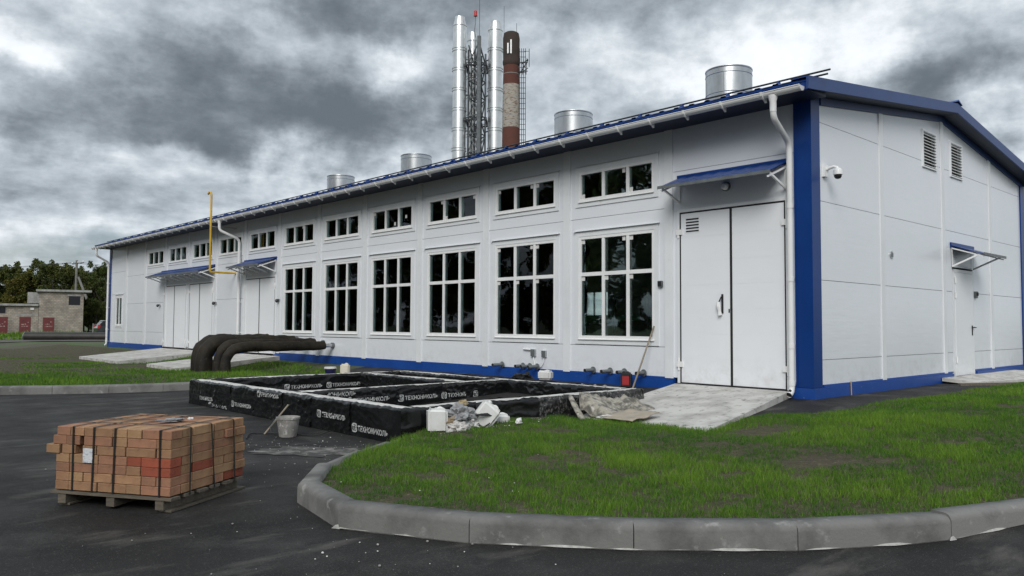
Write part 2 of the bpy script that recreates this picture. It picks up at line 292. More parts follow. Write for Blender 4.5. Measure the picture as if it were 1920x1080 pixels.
# ------------------------------------------------------------------ builders
def tag(o, label=None, cat=None, group=None, kind=None):
    if label: o['label'] = label
    if cat: o['category'] = cat
    if group: o['group'] = group
    if kind: o['kind'] = kind
    return o
def thing(name, label, cat, loc=(0, 0, 0), group=None, rz=0.0, kind=None):
    o = bpy.data.objects.new(name, None); o.empty_display_size = .2; col.objects.link(o); o.location = loc; o.rotation_euler = (0, 0, rz)
    return tag(o, label, cat, group, kind)
def rootloc(o):
    while o.parent: o = o.parent
    return Vector(o.location)
class MB:
    def __init__(s): s.v = []; s.f = []; s.m = []; s.sm = []
    def add(s, vs, fs, m=0, smooth=False):
        n = len(s.v); s.v += [tuple(v) for v in vs]; s.f += [tuple(i+n for i in f) for f in fs]; s.m += [m]*len(fs); s.sm += [smooth]*len(fs); return s
    def box(s, x0, x1, y0, y1, z0, z1, m=0):
        v = [(x, y, z) for x in (x0, x1) for y in (y0, y1) for z in (z0, z1)]
        return s.add(v, [(0, 1, 3, 2), (4, 6, 7, 5), (0, 4, 5, 1), (2, 3, 7, 6), (0, 2, 6, 4), (1, 5, 7, 3)], m)
    def obox(s, o, ex, ey, ez, m=0):  # box from origin along three edge vectors
        o, ex, ey, ez = map(Vector, (o, ex, ey, ez)); v = [o+ex*a+ey*b+ez*c for a in (0, 1) for b in (0, 1) for c in (0, 1)]
        return s.add(v, [(0, 1, 3, 2), (4, 6, 7, 5), (0, 4, 5, 1), (2, 3, 7, 6), (0, 2, 6, 4), (1, 5, 7, 3)], m)
    def prism(s, poly, axis, a, b, m=0):  # poly of 2D points extruded along an axis
        def P(q, t): return {'x': (t, q[0], q[1]), 'y': (q[0], t, q[1]), 'z': (q[0], q[1], t)}[axis]
        n = len(poly); v = [P(q, a) for q in poly]+[P(q, b) for q in poly]
        return s.add(v, [tuple(range(n)), tuple(range(2*n-1, n-1, -1))]+[(i, (i+1) % n, n+(i+1) % n, n+i) for i in range(n)], m)
    def tube(s, pts, r, n=12, caps=True, m=0, smooth=True):
        pts = [Vector(p) for p in pts]; rs = r if isinstance(r, (list, tuple)) else [r]*len(pts)
        vs = []; prev = None
        for i, p in enumerate(pts):
            d = (pts[min(i+1, len(pts)-1)]-pts[max(i-1, 0)]).normalized()
            if prev is None:
                a = Vector((0, 0, 1)) if abs(d.z) < .9 else Vector((1, 0, 0)); u = d.cross(a).normalized()
            else: u = (prev-d*prev.dot(d)).normalized()
            prev = u; w = d.cross(u)
            vs += [p+(u*math.cos(2*math.pi*k/n)+w*math.sin(2*math.pi*k/n))*rs[i] for k in range(n)]
        fs = [(i*n+k, i*n+(k+1) % n, (i+1)*n+(k+1) % n, (i+1)*n+k) for i in range(len(pts)-1) for k in range(n)]
        s.add(vs, fs, m, smooth)
        if caps: s.add(vs[:n], [tuple(range(n-1, -1, -1))], m); s.add(vs[-n:], [tuple(range(n))], m)
        return s
    def lathe(s, c, prof, n=24, m=0, smooth=True, caps=True):  # prof: (r,z)
        runs = [[prof[0]]]      # split the profile where it turns sharply, so long faces shade true
        for i in range(1, len(prof)):
            runs[-1].append(prof[i])
            if i < len(prof)-1:
                a = math.atan2(prof[i][1]-prof[i-1][1], prof[i][0]-prof[i-1][0]); b = math.atan2(prof[i+1][1]-prof[i][1], prof[i+1][0]-prof[i][0])
                d = abs((b-a+math.pi) % (2*math.pi)-math.pi)
                if d > .35: runs.append([prof[i]])
        for pr in runs:
            vs = [(c[0]+r*math.cos(2*math.pi*k/n), c[1]+r*math.sin(2*math.pi*k/n), c[2]+z) for r, z in pr for k in range(n)]
            fs = [(i*n+k, i*n+(k+1) % n, (i+1)*n+(k+1) % n, (i+1)*n+k) for i in range(len(pr)-1) for k in range(n)]
            s.add(vs, fs, m, smooth)
        return s
    def build(s, name, mats, parent=None, loc=None, local=False, label=None):
        me = bpy.data.meshes.new(name)
        L = Vector((0, 0, 0))
        if not local: L = rootloc(parent) if parent else Vector(loc or (0, 0, 0))
        me.from_pydata([(v[0]-L.x, v[1]-L.y, v[2]-L.z) for v in s.v], [], s.f)
        if not isinstance(mats, (list, tuple)): mats = [mats]
        for M in mats: me.materials.append(M)
        me.polygons.foreach_set('material_index', s.m); me.polygons.foreach_set('use_smooth', s.sm); me.update()
        bm = bmesh.new(); bm.from_mesh(me); bmesh.ops.recalc_face_normals(bm, faces=bm.faces); bm.to_mesh(me); bm.free()
        o = bpy.data.objects.new(name, me); col.objects.link(o)
        if parent: o.parent = parent
        elif loc is not None: o.location = loc
        if label: o['label'] = label
        return o
def bez(p0, p1, p2, n=8):
    p0, p1, p2 = map(Vector, (p0, p1, p2)); return [p0*(1-t)**2+p1*2*t*(1-t)+p2*t*t for t in [i/n for i in range(n+1)]]
def link_mesh(name, me, parent=None, loc=(0, 0, 0), rot=(0, 0, 0), label=None):
    o = bpy.data.objects.new(name, me); col.objects.link(o); o.location = loc; o.rotation_euler = rot
    if parent: o.parent = parent
    if label: o['label'] = label
    return o
def cl(v, a=0, b=1): return max(a, min(b, v))
def ground_z(x, y):
    k = cl((y-8.5)/2); t = .28*cl((x+6)/6)*(1-k)+.27*cl((x+2.2)/2.2)*k
    if y > 40: t *= cl((64-y)/24)
    if x > 30: t *= cl((60-x)/30)
    if y < -20: t *= cl((y+60)/40)
    return t

# ------------------------------------------------------------------ ground
def sheet(name, poly, step, zf, mats, label=None, kind='structure', holes=()):
    xs = [p[0] for p in poly]; ys = [p[1] for p in poly]
    def inside(x, y):
        c = False; n = len(poly)
        for i in range(n):
            (x1, y1), (x2, y2) = poly[i], poly[(i+1) % n]
            if (y1 > y) != (y2 > y) and x < (x2-x1)*(y-y1)/(y2-y1)+x1: c = not c
        return c
    pts = []; 
    for i in range(len(poly)):
        a, b = Vector(poly[i]), Vector(poly[(i+1) % len(poly)]); k = max(1, int((b-a).length/step))
        pts += [a+(b-a)*j/k for j in range(k)]
    nb = len(pts); edges = [(i, (i+1) % nb) for i in range(nb)]
    x = math.floor(min(xs)/step)*step
    while x < max(xs):
        y = math.floor(min(ys)/step)*step
        while y < max(ys):
            if inside(x, y): pts.append(Vector((x, y)))
            y += step
        x += step
    v2, e, fc, *_ = delaunay_2d_cdt(pts, edges, [], 1, 1e-5)
    me = bpy.data.meshes.new(name); me.from_pydata([(p.x, p.y, zf(p.x, p.y)) for p in v2], [], fc)
    me.materials.append(mats); me.polygons.foreach_set('use_smooth', [True]*len(me.polygons)); me.update()
    bm = bmesh.new(); bm.from_mesh(me); bmesh.ops.recalc_face_normals(bm, faces=bm.faces)
    if sum(f.normal.z for f in bm.faces) < 0: bmesh.ops.reverse_faces(bm, faces=bm.faces)
    bm.to_mesh(me); bm.free()
    o = bpy.data.objects.new(name, me); col.objects.link(o); o['kind'] = kind
    if label: o['label'] = label
    return o, inside

# big base sheet out to the horizon
gx = [-900, -400, -150, -80, -60, -40, -20, -6, -4, -2.2, 0, 15, 30, 45, 60, 90, 150, 400, 900]
gy = [-900, -400, -150, -60, -40, -20, 0, 8.5, 10.5, 20, 40, 52, 64, 80, 100, 140, 200, 400, 900]
mb = MB(); vs = [(x, y, ground_z(x, y)-.012) for y in gy for x in gx]; nx = len(gx)
mb.add(vs, [(j*nx+i, j*nx+i+1, (j+1)*nx+i+1, (j+1)*nx+i) for j in range(len(gy)-1) for i in range(nx-1)])
tag(mb.build('ground', FARG), 'grassy and bare ground reaching to the horizon', kind='structure')

KO = [(-6.02, 1.80), (-6.50, 1.52), (-7.05, 1.18), (-7.78, .62), (-8.28, -.02), (-8.45, -.90), (-8.03, -1.76), (-7.39, -2.54), (-6.66, -3.21), (-5.74, -3.76), (-4.78, -4.10), (-3.80, -4.30), (-2.82, -4.42), (-1.82, -4.48), (-.82, -4.5), (.18, -4.5), (1.18, -4.5), (2.18, -4.5)]
def offset_line(P, d):
    out = []
    for i, p in enumerate(P):
        a = Vector(P[max(i-1, 0)]); b = Vector(P[min(i+1, len(P)-1)]); t = (b-a).normalized(); n = Vector((-t.y, t.x))
        out.append((p[0]+n.x*d, p[1]+n.y*d))
    return out
KI = offset_line(KO, .15)  # grass side
LKO = [(-14.5, 15.2), (-13.6, 14.75), (-12.7, 14.3), (-11.8, 13.82), (-10.9, 13.34), (-10.0, 12.84), (-9.1, 12.34), (-8.2, 11.84), (-7.35, 11.35), (-6.48, 10.92), (-5.55, 10.68), (-4.6, 10.60)]
LKI = offset_line(LKO, .15)

asph_poly = [(-60, -60), (40, -60), (40, -9.5), (14, -9.5), (14, -.5), (14, .4), (0.02, .4), (0.02, 12), (-1.4, 12), (-2.0, 8.4), (-3.6, 8.4), (-4.4, 9.5)] + LKI[::-1] + [(-60, 40)]
def asph_z(x, y): return ground_z(x, y)-.004+.004*noise.noise(Vector((x*.7, y*.7, 0)))*cl(1.0)
# asphalt as quads on a graded grid is unnecessary: CDT with 1.0 m step
asp, _ = sheet('asphalt', asph_poly, 1.0, asph_z, ASPH, 'dark fresh asphalt yard')

lawnR_poly = offset_line(KO, .08)[:3] + KI[3:] + [(2.18, -9.5), (16, -9.5), (16, -1.05), (8, -1.02), (5, -.98), (1.2, -.90), (-.8, -.85), (-1.55, -.55), (-1.95, -.12), (-3.25, -.40), (-3.42, 1.50), (-3.5, 1.78), (-4.38, 1.83), (-5.3, 1.83), (-5.95, 1.83)]
REDGE = [(-3.42, 1.5), (-3.25, -.4), (-1.95, -.12), (-1.55, -.55), (-.8, -.85), (1.2, -.9), (8, -1.02), (16, -1.05)]
def seg_d(x, y, P):
    best = 99
    for (ax, ay), (bx, by) in zip(P[:-1], P[1:]):
        dx, dy = bx-ax, by-ay; t = cl(((x-ax)*dx+(y-ay)*dy)/(dx*dx+dy*dy)); best = min(best, math.hypot(x-ax-t*dx, y-ay-t*dy))
    return best
def lawnR_z(x, y):
    if x < -5.9 and y > .9: return ground_z(x, y)+.10+.02*noise.noise(Vector((x*4, y*4, 1)))
    d = cl(seg_d(x, y, REDGE)/1.3)
    return ground_z(x, y)+.004+.105*d+(.03*noise.noise(Vector((x*.9, y*.9, 3)))+.014*noise.noise(Vector((x*4, y*4, 1))))*(.3+.7*d)
lr, insR = sheet('lawn_soil', lawnR_poly, .16, lawnR_z, SOIL, 'bare soil showing between the grass of the front lawn')
lawnL_poly = LKI + [(-4.5, 9.4), (-3.6, 8.35), (-1.9, 8.35), (-1.3, 12), (-.6, 16.8), (-.4, 40), (-6, 44), (-40, 50), (-40, 30), (-16, 16.2)]
def lawnL_z(x, y):
    return ground_z(x, y)+(.03+.09*cl(max((-x-3.2)/3.0, (16.6-y)/2)))*cl((44-y)/8)+.02*noise.noise(Vector((x*.5, y*.5, 9)))
ll, insL = sheet('lawn_soil', lawnL_poly, .7, lawnL_z, SOIL, 'bare soil of the lawn left of the building')
# dirt track in front of the sheds
def band(name, p0, p1, w, z, M, label):
    a, b = Vector(p0), Vector(p1); t = (b-a).normalized(); n = Vector((-t.y, t.x))*w
    mb = MB(); k = 24
    vs = []
    for i in range(k+1):
        q = a+(b-a)*i/k
        for j in range(5):
            r = q+n*(j/4); vs.append((r.x, r.y, ground_z(r.x, r.y)+z+.02*noise.noise(Vector((r.x*.3, r.y*.3, 0)))))
    mb.add(vs, [(i*5+j, i*5+j+1, (i+1)*5+j+1, (i+1)*5+j) for i in range(k) for j in range(4)], smooth=True)
    return tag(mb.build(name, M), label, kind='structure')
band('dirt_track', (-26, 67), (28, 34), 16, .035, DIRT, 'pale dirt track crossing behind the lawn')

# ---- grass blades
def grass(name, label, inside, zf, bbox, count, h, w, dens, clump, kind='stuff'):
    x0, x1, y0, y1 = bbox; X = RNG.uniform(x0, x1, count); Y = RNG.uniform(y0, y1, count)
    keep = []; C0 = np.array([-11.2, -5.6])
    for x, y in zip(X, Y):
        if not inside(x, y): continue
        d = dens(x, y)
        if RNG.random() < d: keep.append((x, y, d))
    P = np.array(keep); n0 = len(P)
    per = clump; n = n0*per
    bx = np.repeat(P[:, 0], per)+RNG.normal(0, .012*(h/.06), n); by = np.repeat(P[:, 1], per)+RNG.normal(0, .012*(h/.06), n)
    zz = np.array([zf(a, b) for a, b in P[:, :2]]); bz = np.repeat(zz, per)-.01
    dd = np.repeat(P[:, 2], per)
    tone = np.array([noise.noise(Vector((a*.8, b*.8, 5)))*.5+noise.noise(Vector((a*3.1, b*3.1, 2)))*.35 for a, b in P[:, :2]]); tone = np.repeat(tone, per)
    hh = h*(.45+.75*RNG.random(n))*(.45+.6*dd)*(1+1.3*tone)
    ang = RNG.uniform(0, 2*np.pi, n); lean = RNG.uniform(.05, .75, n)*hh; la = RNG.uniform(0, 2*np.pi, n)
    ww = w*(.6+.8*RNG.random(n))
    cx_, sx_ = np.cos(ang)*ww/2, np.sin(ang)*ww/2
    V = np.zeros((n, 5, 3))
    V[:, 0] = np.stack([bx-cx_, by-sx_, bz], 1); V[:, 1] = np.stack([bx+cx_, by+sx_, bz], 1)
    mx_, my_ = np.cos(la)*lean*.35, np.sin(la)*lean*.35
    V[:, 2] = np.stack([bx+cx_*.8+mx_, by+sx_*.8+my_, bz+hh*.55], 1); V[:, 3] = np.stack([bx-cx_*.8+mx_, by-sx_*.8+my_, bz+hh*.55], 1)
    V[:, 4] = np.stack([bx+np.cos(la)*lean, by+np.sin(la)*lean, bz+hh], 1)
    idx = np.arange(n)[:, None]*5
    loops = np.concatenate([idx+np.array([[0, 1, 2, 3]]), idx+np.array([[3, 2, 4]])], 1).ravel()
    me = bpy.data.meshes.new(name); me.vertices.add(n*5); me.vertices.foreach_set('co', V.ravel())
    me.loops.add(len(loops)); me.loops.foreach_set('vertex_index', loops.astype(np.int32))
    st = (np.arange(n)[:, None]*7+np.array([[0, 4]])).ravel(); me.polygons.add(n*2); me.polygons.foreach_set('loop_start', st.astype(np.int32))
    me.update(calc_edges=True); me.materials.append(GRASS)
    a = me.attributes.new('tint', 'FLOAT', 'POINT'); tv = np.clip(.36+1.0*tone+RNG.normal(0, .22, n), 0, 1)
    a.data.foreach_set('value', np.repeat(tv, 5).astype(np.float32))
    o = bpy.data.objects.new(name, me); col.objects.link(o); return tag(o, label, 'grass', kind=kind)
def dR(x, y):
    v = noise.fractal(Vector((x*.85+3, y*.85, 1)), 1, 2, 4)
    d = cl(1.75+v*2.0)
    # thinner beside the apron and in the worn patch at the right
    d *= cl(.35+(-y-.4)*.55) if x > -1.5 else 1
    e = math.hypot((x-1.5)/2.2, (y+2.9)/.45); d *= cl((e-.55)*1.8)
    e = math.hypot((x+3.2)/.7, (y+1.0)/.5); d *= cl((e-.4)*1.4+.15)
    sp = noise.noise(Vector((x*4.2, y*4.2, 7))); d *= cl(1.15-2.2*max(0, sp-.12))
    e = math.hypot((x+4.6)/.55, (y+2.3)/.28); d *= cl((e-.5)*1.5+.1)
    return .05+.95*d
def nearest(x, y): return math.hypot(x+11.2, y+5.6)
g1 = grass('grass', 'short bright green lawn growing inside the curved kerb', insR, lawnR_z, (-8.5, 1.0, -4.6, 1.8), 95000, .052, .0036, dR, 4)
g2 = grass('grass', 'lawn continuing along the gable wall at the right', insR, lawnR_z, (1.0, 15.5, -9.4, -1.0), 60000, .055, .0065, dR, 4)
def dL(x, y):
    v = noise.fractal(Vector((x*.35+9, y*.35, 1)), 1, 2, 4)
    far = cl(1.5-(y-11)/6.5) if y < 24 else .0
    far = max(far, .85*cl(.35+2.2*noise.noise(Vector((x*.3, y*.3, 2)))))
    if y > 27: far = .06
    return cl((.75+v*1.6)*far+.02)
g3 = grass('grass', 'green lawn behind the straight kerb at the left', insL, lawnL_z, (-16, -.4, 10.6, 40), 130000, .075, .010, dL, 3)
def dF(x, y): return cl(.5+1.6*noise.fractal(Vector((x*.1, y*.1, 4)), 1, 2, 3))
g4 = grass('grass', 'rough green verge in front of the brick sheds', lambda x, y: y > 62-(x)*.72 and y < 104-x*.8, lambda x, y: ground_z(x, y)-.01, (-14, 12, 60, 112), 14000, .42, .09, dF, 3)

# ---- kerbs
def kerb_stone(mb, a, b, zb, ztop, w=.15):
    a, b = Vector((*a, 0)), Vector((*b, 0)); t = (b-a); L = t.length; t.normalize(); n = Vector((-t.y, t.x, 0))
    if ztop < .13: w = .10
    prof = [(0.0, -.25), (.004, ztop-.045), (.010, ztop-.022), (.024, ztop-.008), (.045, ztop), (w, ztop+.002), (w, -.25)]
    g = .0035; k = 6; vs = []
    for i in range(k+1):
        s = g+(L-2*g)*i/k
        for q in prof:
            p = a+t*s+n*q[0]; p.z = zb+q[1]+.0015*noise.noise(Vector((p.x*9, p.y*9, q[0]*9))); vs.append(p)
    m_ = len(prof)
    fs = [(i*m_+j, i*m_+j+1, (i+1)*m_+j+1, (i+1)*m_+j) for i in range(k) for j in range(m_-1)]
    mb.add(vs, fs, smooth=True); mb.add(vs[:m_], [tuple(range(m_))]); mb.add(vs[-m_:], [tuple(range(m_-1, -1, -1))])
def kerb(name, label, pts, ztop):
    root = thing(name, label, None, (pts[6][0], pts[6][1], 0), kind='structure')
    for i in range(len(pts)-1):
        mb = MB(); zb = ground_z(*pts[i]); kerb_stone(mb, pts[i], pts[i+1], zb, (.10, .115, .128)[i] if (i < 3 and len(pts) == 18) else ztop+random.uniform(-.003, .003)); mb.build('kerb_stone', KERB, root)
        # mortar smear in the joint
        if (i in (5, 9) and len(pts) == 18):
            a = Vector((*pts[i], zb)); b2 = MB(); t = (Vector((*pts[i+1], zb))-a).normalized(); n = Vector((-t.y, t.x, 0))
            hgt = random.uniform(.02, .08)
            b2.add([a-n*.012-t*.035+Vector((0, 0, -.002)), a-n*.012+t*.03+Vector((0, 0, -.002)), a-n*.002+t*.012+Vector((0, 0, hgt)), a-n*.002-t*.012+Vector((0, 0, hgt*.8)), a+n*.02], [(0, 1, 2, 3), (0, 3, 4), (1, 4, 2), (2, 4, 3)]); b2.build('mortar', KERB2, root)
    if len(pts) == 18:    # broken cement line where asphalt meets the stones
        for i in range(5, 12):
            a, b = Vector((*pts[i], 0)), Vector((*pts[i+1], 0)); t = (b-a).normalized(); n = Vector((t.y, -t.x, 0)); mb = MB(); k = 26; vs = []
            for j in range(k+1):
                p = a.lerp(b, j/k); w_ = max(0, .002+.026*noise.noise(Vector((p.x*5, p.y*5, 3)))); z_ = ground_z(p.x, p.y)
                vs += [p+n*(-.004)+Vector((0, 0, z_+.012*min(1, w_*80))), p+n*(w_+.001)+Vector((0, 0, z_+.0015))]
            mb.add(vs, [(2*j, 2*j+1, 2*j+3, 2*j+2) for j in range(k)]); mb.build('mortar', KERB2, root)
    return root
kerb('kerb', 'grey concrete kerb curving round the front lawn', KO, .155)
kerb('kerb', 'straight grey kerb edging the far left lawn', LKO, .155)

# ------------------------------------------------------------------ the boiler house
L_END = 33.75; W_ = 10.7; RID = 5.35; ZB = .47; SL = .125
def wall_top(x): return 4.76+SL*(RID-abs(x-RID))
B = thing('industrial_building', 'long white panelled hall with blue corner trim, blue roof edge and tall windows', 'building', (0, 0, .27))
bays = [2.55+2.4*i for i in range(13)]   # cover strip centres on the long wall
TH = .10
def panel_y(y0, y1, z0, z1, hole=None, m=WPAN):   # long wall panel, optional opening
    mb = MB(); g = .004
    y0 += g; y1 -= g; z0 += g; z1 -= g
    if not hole: mb.box(0, TH, y0, y1, z0, z1)
    else:
        a, b, c, d = hole
        if c > z0: mb.box(0, TH, y0, y1, z0, c)
        if d < z1: mb.box(0, TH, y0, y1, d, z1)
        c_, d_ = max(c, z0), min(d, z1)
        if a > y0: mb.box(0, TH, y0, a, c_, d_)
        if b < y1: mb.box(0, TH, b, y1, c_, d_)
    mb.build('wall_panel', m, B)
ZT = 4.74
ZJ = [ZB, .98, 3.37, ZT]
holes = {}
for i in range(6): holes.setdefault(i, []).append((1.10, 3.03))
strips = [.26]+bays
for i in range(12):
    y0, y1 = bays[i], bays[i+1]; yc = (y0+y1)/2
    if i < 6: lower = (yc-.89, yc+.89, 1.10, 3.03)
    else: lower = None
    upper = (yc-.89, yc+.89, 3.70, 4.27) if i < 11 else None
    gate = {6: (17.20, 19.38), 8: (21.95, 24.12), 9: (24.38, 26.72)}.get(i)
    if i < 6:
        panel_y(y0, y1, ZJ[0], ZJ[1]); panel_y(y0, y1, ZJ[1], ZJ[2], lower); panel_y(y0, y1, ZJ[2], ZJ[3], upper)
    else:
        cuts = [ZB, 2.17, 3.37, ZT]
        if gate:
            a, b = gate
            mb = MB(); 
            if a > y0+.02: mb.box(0, TH, y0+.004, min(a, y1)-.0, ZB, 2.80)
            if b < y1-.02: mb.box(0, TH, b, y1-.004, ZB, 2.80)
            if mb.v: mb.build('wall_panel', WPAN, B)
            if i == 8: pass
            panel_y(y0, y1, 2.80, 3.37)
        else:
            panel_y(y0, y1, ZB, .98); panel_y(y0, y1, .98, 2.17); panel_y(y0, y1, 2.17, 3.37)
        panel_y(y0, y1, 3.37, ZT, upper)
# last bay with the small window
panel_y(bays[12], L_END, ZB, .98); panel_y(bays[12], L_END, .98, 2.62, (31.90, 32.74, 1.24, 2.50)); panel_y(bays[12], L_END, 2.62, 3.62); panel_y(bays[12], L_END, 3.62, ZT)
# first bay with the big gate
G1 = (.40, 2.33)
mb = MB(); mb.box(0, TH, .02, G1[0], ZB, 3.29).build('wall_panel', WPAN, B)
mb = MB(); mb.box(0, TH, G1[1], 2.55, ZB, 3.29).build('wall_panel', WPAN, B)
panel_y(.02, 2.55, 3.29, 3.98); panel_y(.02, 2.55, 3.98, ZT)
for y in bays:                                   # cover strips
    w = .085
    gate_y = any(abs(y-g) < .2 for g in (21.75, 24.15, 26.55))
    z0 = 2.86 if abs(y-24.15) < .1 else .455
    MB().box(-.028, -.001, y-w, y+w, z0, ZT-.01).build('cover_strip', WTRIM, B)
# plinth of the long wall
def plinth_y(y0, y1):
    mb = MB()
    mb.box(-.045, .05, y0, y1, .19, .435).box(-.014, .05, y0, y1, .437, .475)
    return mb.build('plinth', BLUED, B)
for a, b in ((2.46, 5.5), (5.51, 9.6), (9.61, 13.5), (13.51, 17.12), (19.55, 21.78), (26.85, L_END), (0.0, .33)): plinth_y(a, b)
# gable: strips and panels
gstr = [2.5, 5.36, 8.18]
gcols = [(.235, 2.5), (2.5, 5.36), (5.36, 8.18), (8.18, W_-.28)]
gj = [ZB, .846, 2.046, 3.246, 4.446]
DOOR = (5.86, 7.00, .37, 2.52)
LOUV = [(4.36, 5.06), (5.80, 6.48)]
for ci, (a, b) in enumerate(gcols):
    for k in range(4):
        z0, z1 = gj[k]+.004, gj[k+1]-.004; a_, b_ = a+.004, b-.004
        mb = MB()
        if ci == 2 and z0 < DOOR[3]:
            d0, d1 = DOOR[0]-.02, DOOR[1]+.02; zt = min(z1, DOOR[3]+.02)
            MB().box(a_, d0, 0, TH, z0, zt).build('wall_panel', WPAN, B); mb.box(d1, b_, 0, TH, z0, zt)
            if z1 > DOOR[3]+.02: mb.box(a_, b_, 0, TH, zt, z1)
        elif k == 3 and ci in (1, 2):
            l0, l1 = LOUV[ci-1]; mb.box(a_, l0, 0, TH, z0, z1); mb.box(l1, b_, 0, TH, z0, z1); mb.box(l0, l1, 0, TH, z0, 4.335)
        else: mb.box(a_, b_, 0, TH, z0, z1)
        mb.build('wall_panel', WPAN, B)
    # sloping top piece
    z0 = gj[4]+.004; mb = MB(); a_, b_ = a+.004, b-.004
    if ci in (1, 2):
        l0, l1 = LOUV[ci-1]
        for (p, q) in ((a_, l0), (l1, b_)): mb.prism([(p, z0), (q, z0), (q, wall_top(q)), (p, wall_top(p))], 'y', 0, TH)
        mb.prism([(l0, 5.05), (l1, 5.05), (l1, wall_top(l1)), (l0, wall_top(l0))], 'y', 0, TH)
    else: mb.prism([(a_, z0), (b_, z0), (b_, wall_top(b_)), (a_, wall_top(a_))], 'y', 0, TH)
    mb.build('wall_panel', WPAN, B)
for x in gstr: MB().box(x-.075, x+.075, -.022, -.001, .455, wall_top(x)-.02).build('cover_strip', WTRIM, B)
for a, b in ((.33, 5.70), (7.06, W_+.05)): MB().box(a, b, -.045, .05, .19, .435).box(a, b, -.014, .05, .437, .475).build('plinth', BLUED, B)
MB().box(-.045, .3285, -.045, -.0015, .19, .435).build('plinth', BLUED, B)
# blue corner column: a wide square pillar trim
cc = MB(); cc.box(-.03, .24, -.03, -.002, .441, 4.80).box(-.03, -.002, -.001, .25, .441, 4.80); cc.build('corner_trim', BLUE, B)
MB().box(W_-.30, W_+.03, -.03, -.002, .441, 4.80).build('corner_trim', BLUE, B)
MB().box(-.03, -.002, L_END-.22, L_END+.03, .441, 4.80).build('corner_trim', BLUE, B)
# back and far walls, interior lining, floor
mb = MB(); bw = MB()
y = .02
backwin = [5.3, 9.2, 13.6, 18.4, 22.8, 27.5]
prev = .02
for yw in backwin:
    bw.box(W_-TH, W_, prev, yw-.7, .2, ZT); bw.box(W_-TH, W_, yw-.7, yw+.7, .2, 1.5); bw.box(W_-TH, W_, yw-.7, yw+.7, 2.6, ZT); prev = yw+.7
bw.box(W_-TH, W_, prev, L_END, .2, ZT); bw.build('rear_wall', WPAN, B)
for yw in backwin:
    fr = MB().box(W_-.07, W_-.03, yw-.7, yw+.7, 1.5, 1.56).box(W_-.07, W_-.03, yw-.7, yw+.7, 2.54, 2.6).box(W_-.07, W_-.03, yw-.7, yw-.64, 1.56, 2.54).box(W_-.07, W_-.03, yw+.64, yw+.7, 1.56, 2.54).box(W_-.07, W_-.03, yw-.03, yw+.03, 1.56, 2.54).build('rear_window', PVC, B)
MB().prism([(0, .2), (W_, .2), (W_, ZT), (RID, ZT+.66), (0, ZT)], 'y', L_END-TH, L_END).build('end_wall', WPAN, B)
MB().box(TH, W_-TH, TH, L_END-TH, .12, .40).build('floor', FLOORIN, B)
# roof: two corrugated sheets with ribs
def roof_side(sgn):
    mb = MB(); ys = -.27; ye = L_END+.12
    def P(u, y, dz): return (RID+sgn*u, y, 5.615-.128*u+dz)
    U = 6.0; y = ys; prof = []
    while y < ye:
        prof += [(y, 0), (y+.12, 0), (y+.145, .030), (y+.215, .030), (y+.24, 0)]; y += .29
    prof.append((ye, 0)); n = len(prof); vs = []
    for u in (0, U): vs += [P(u, a, b) for a, b in prof]
    for u in (0, U): vs += [P(u, a, -.04) for a, b in (prof[0], prof[-1])]
    mb.add(vs[:2*n], [(i, i+1, n+i+1, n+i) for i in range(n-1)])
    mb.add([P(0, ys, -.03), P(0, ye, -.03), P(U, ye, -.03), P(U, ys, -.03)], [(0, 1, 2, 3)])
    return mb.build('roof', ROOFM, B)
roof_side(-1); roof_side(1)
# soffit and fascia boards
MB().prism([(-.60, 4.72), (0.0, 4.72), (0.0, 4.755), (-.60, 4.755)], 'y', -.25, L_END+.1).build('soffit', NAVY, B)
MB().box(-.640, -.602, -.27, L_END+.12, 4.70, 4.852).build('fascia', BLUE, B)
MB().prism([(-.55, 4.757), (.0, 4.757), (.0, 4.86), (-.55, 4.80)], 'y', -.25, -.20).build('fascia', NAVY, B)
# verge trim (two pieces, with a step) and its dark underside
for s, U in ((-1, 6.02), (1, 6.02)):
    def q(u, dz): return (RID+s*u, 5.655-.128*u+dz)
    mb = MB().prism([q(0, 0), q(U, 0), q(U, -.185), q(0, -.185)], 'y', -.32, -.285); mb.build('verge_trim', BLUER, B)
    mb = MB().prism([q(0, 0.0), q(U, 0.0), q(U, -.012), q(0, -.012)], 'y', -.284, -.05); mb.build('verge_cap', BLUER, B)
    mb = MB().prism([q(0, -.165), q(U-.45, -.165), q(U-.45, -.187), q(0, -.187)], 'y', -.284, -.004); mb.build('verge_soffit', NAVY, B)
    U2 = 5.05
    mb = MB().prism([q(0, -.19), q(U2, -.19), q(U2, -.305), q(0, -.305)], 'y', -.028, -.003); mb.build('eave_band', BLUER, B)
MB().prism([(RID-.20, 5.64), (RID, 5.70), (RID+.20, 5.64), (RID+.20, 5.655), (RID, 5.725), (RID-.20, 5.655)], 'y', -.34, L_END+.1).build('ridge_cap', BLUED, B)
# snow guard
sg = MB()
for dz, x in ((.068, -.33), (.150, -.25)): sg.tube([(x, -.44, 4.885+dz), (x, L_END-.3, 4.885+dz)], .015, 8)
sgo = sg.build('snow_guard', STEELD, B)
k = MB(); y = .35
while y < L_END-.4:
    k.prism([(-.45, 4.90), (-.18, 4.94), (-.23, 5.03), (-.27, 5.035), (-.36, 4.965)], 'y', y-.006, y+.006); y += .87
bo = k.build('bracket', BLUED, sgo); bo['kind'] = 'stuff'
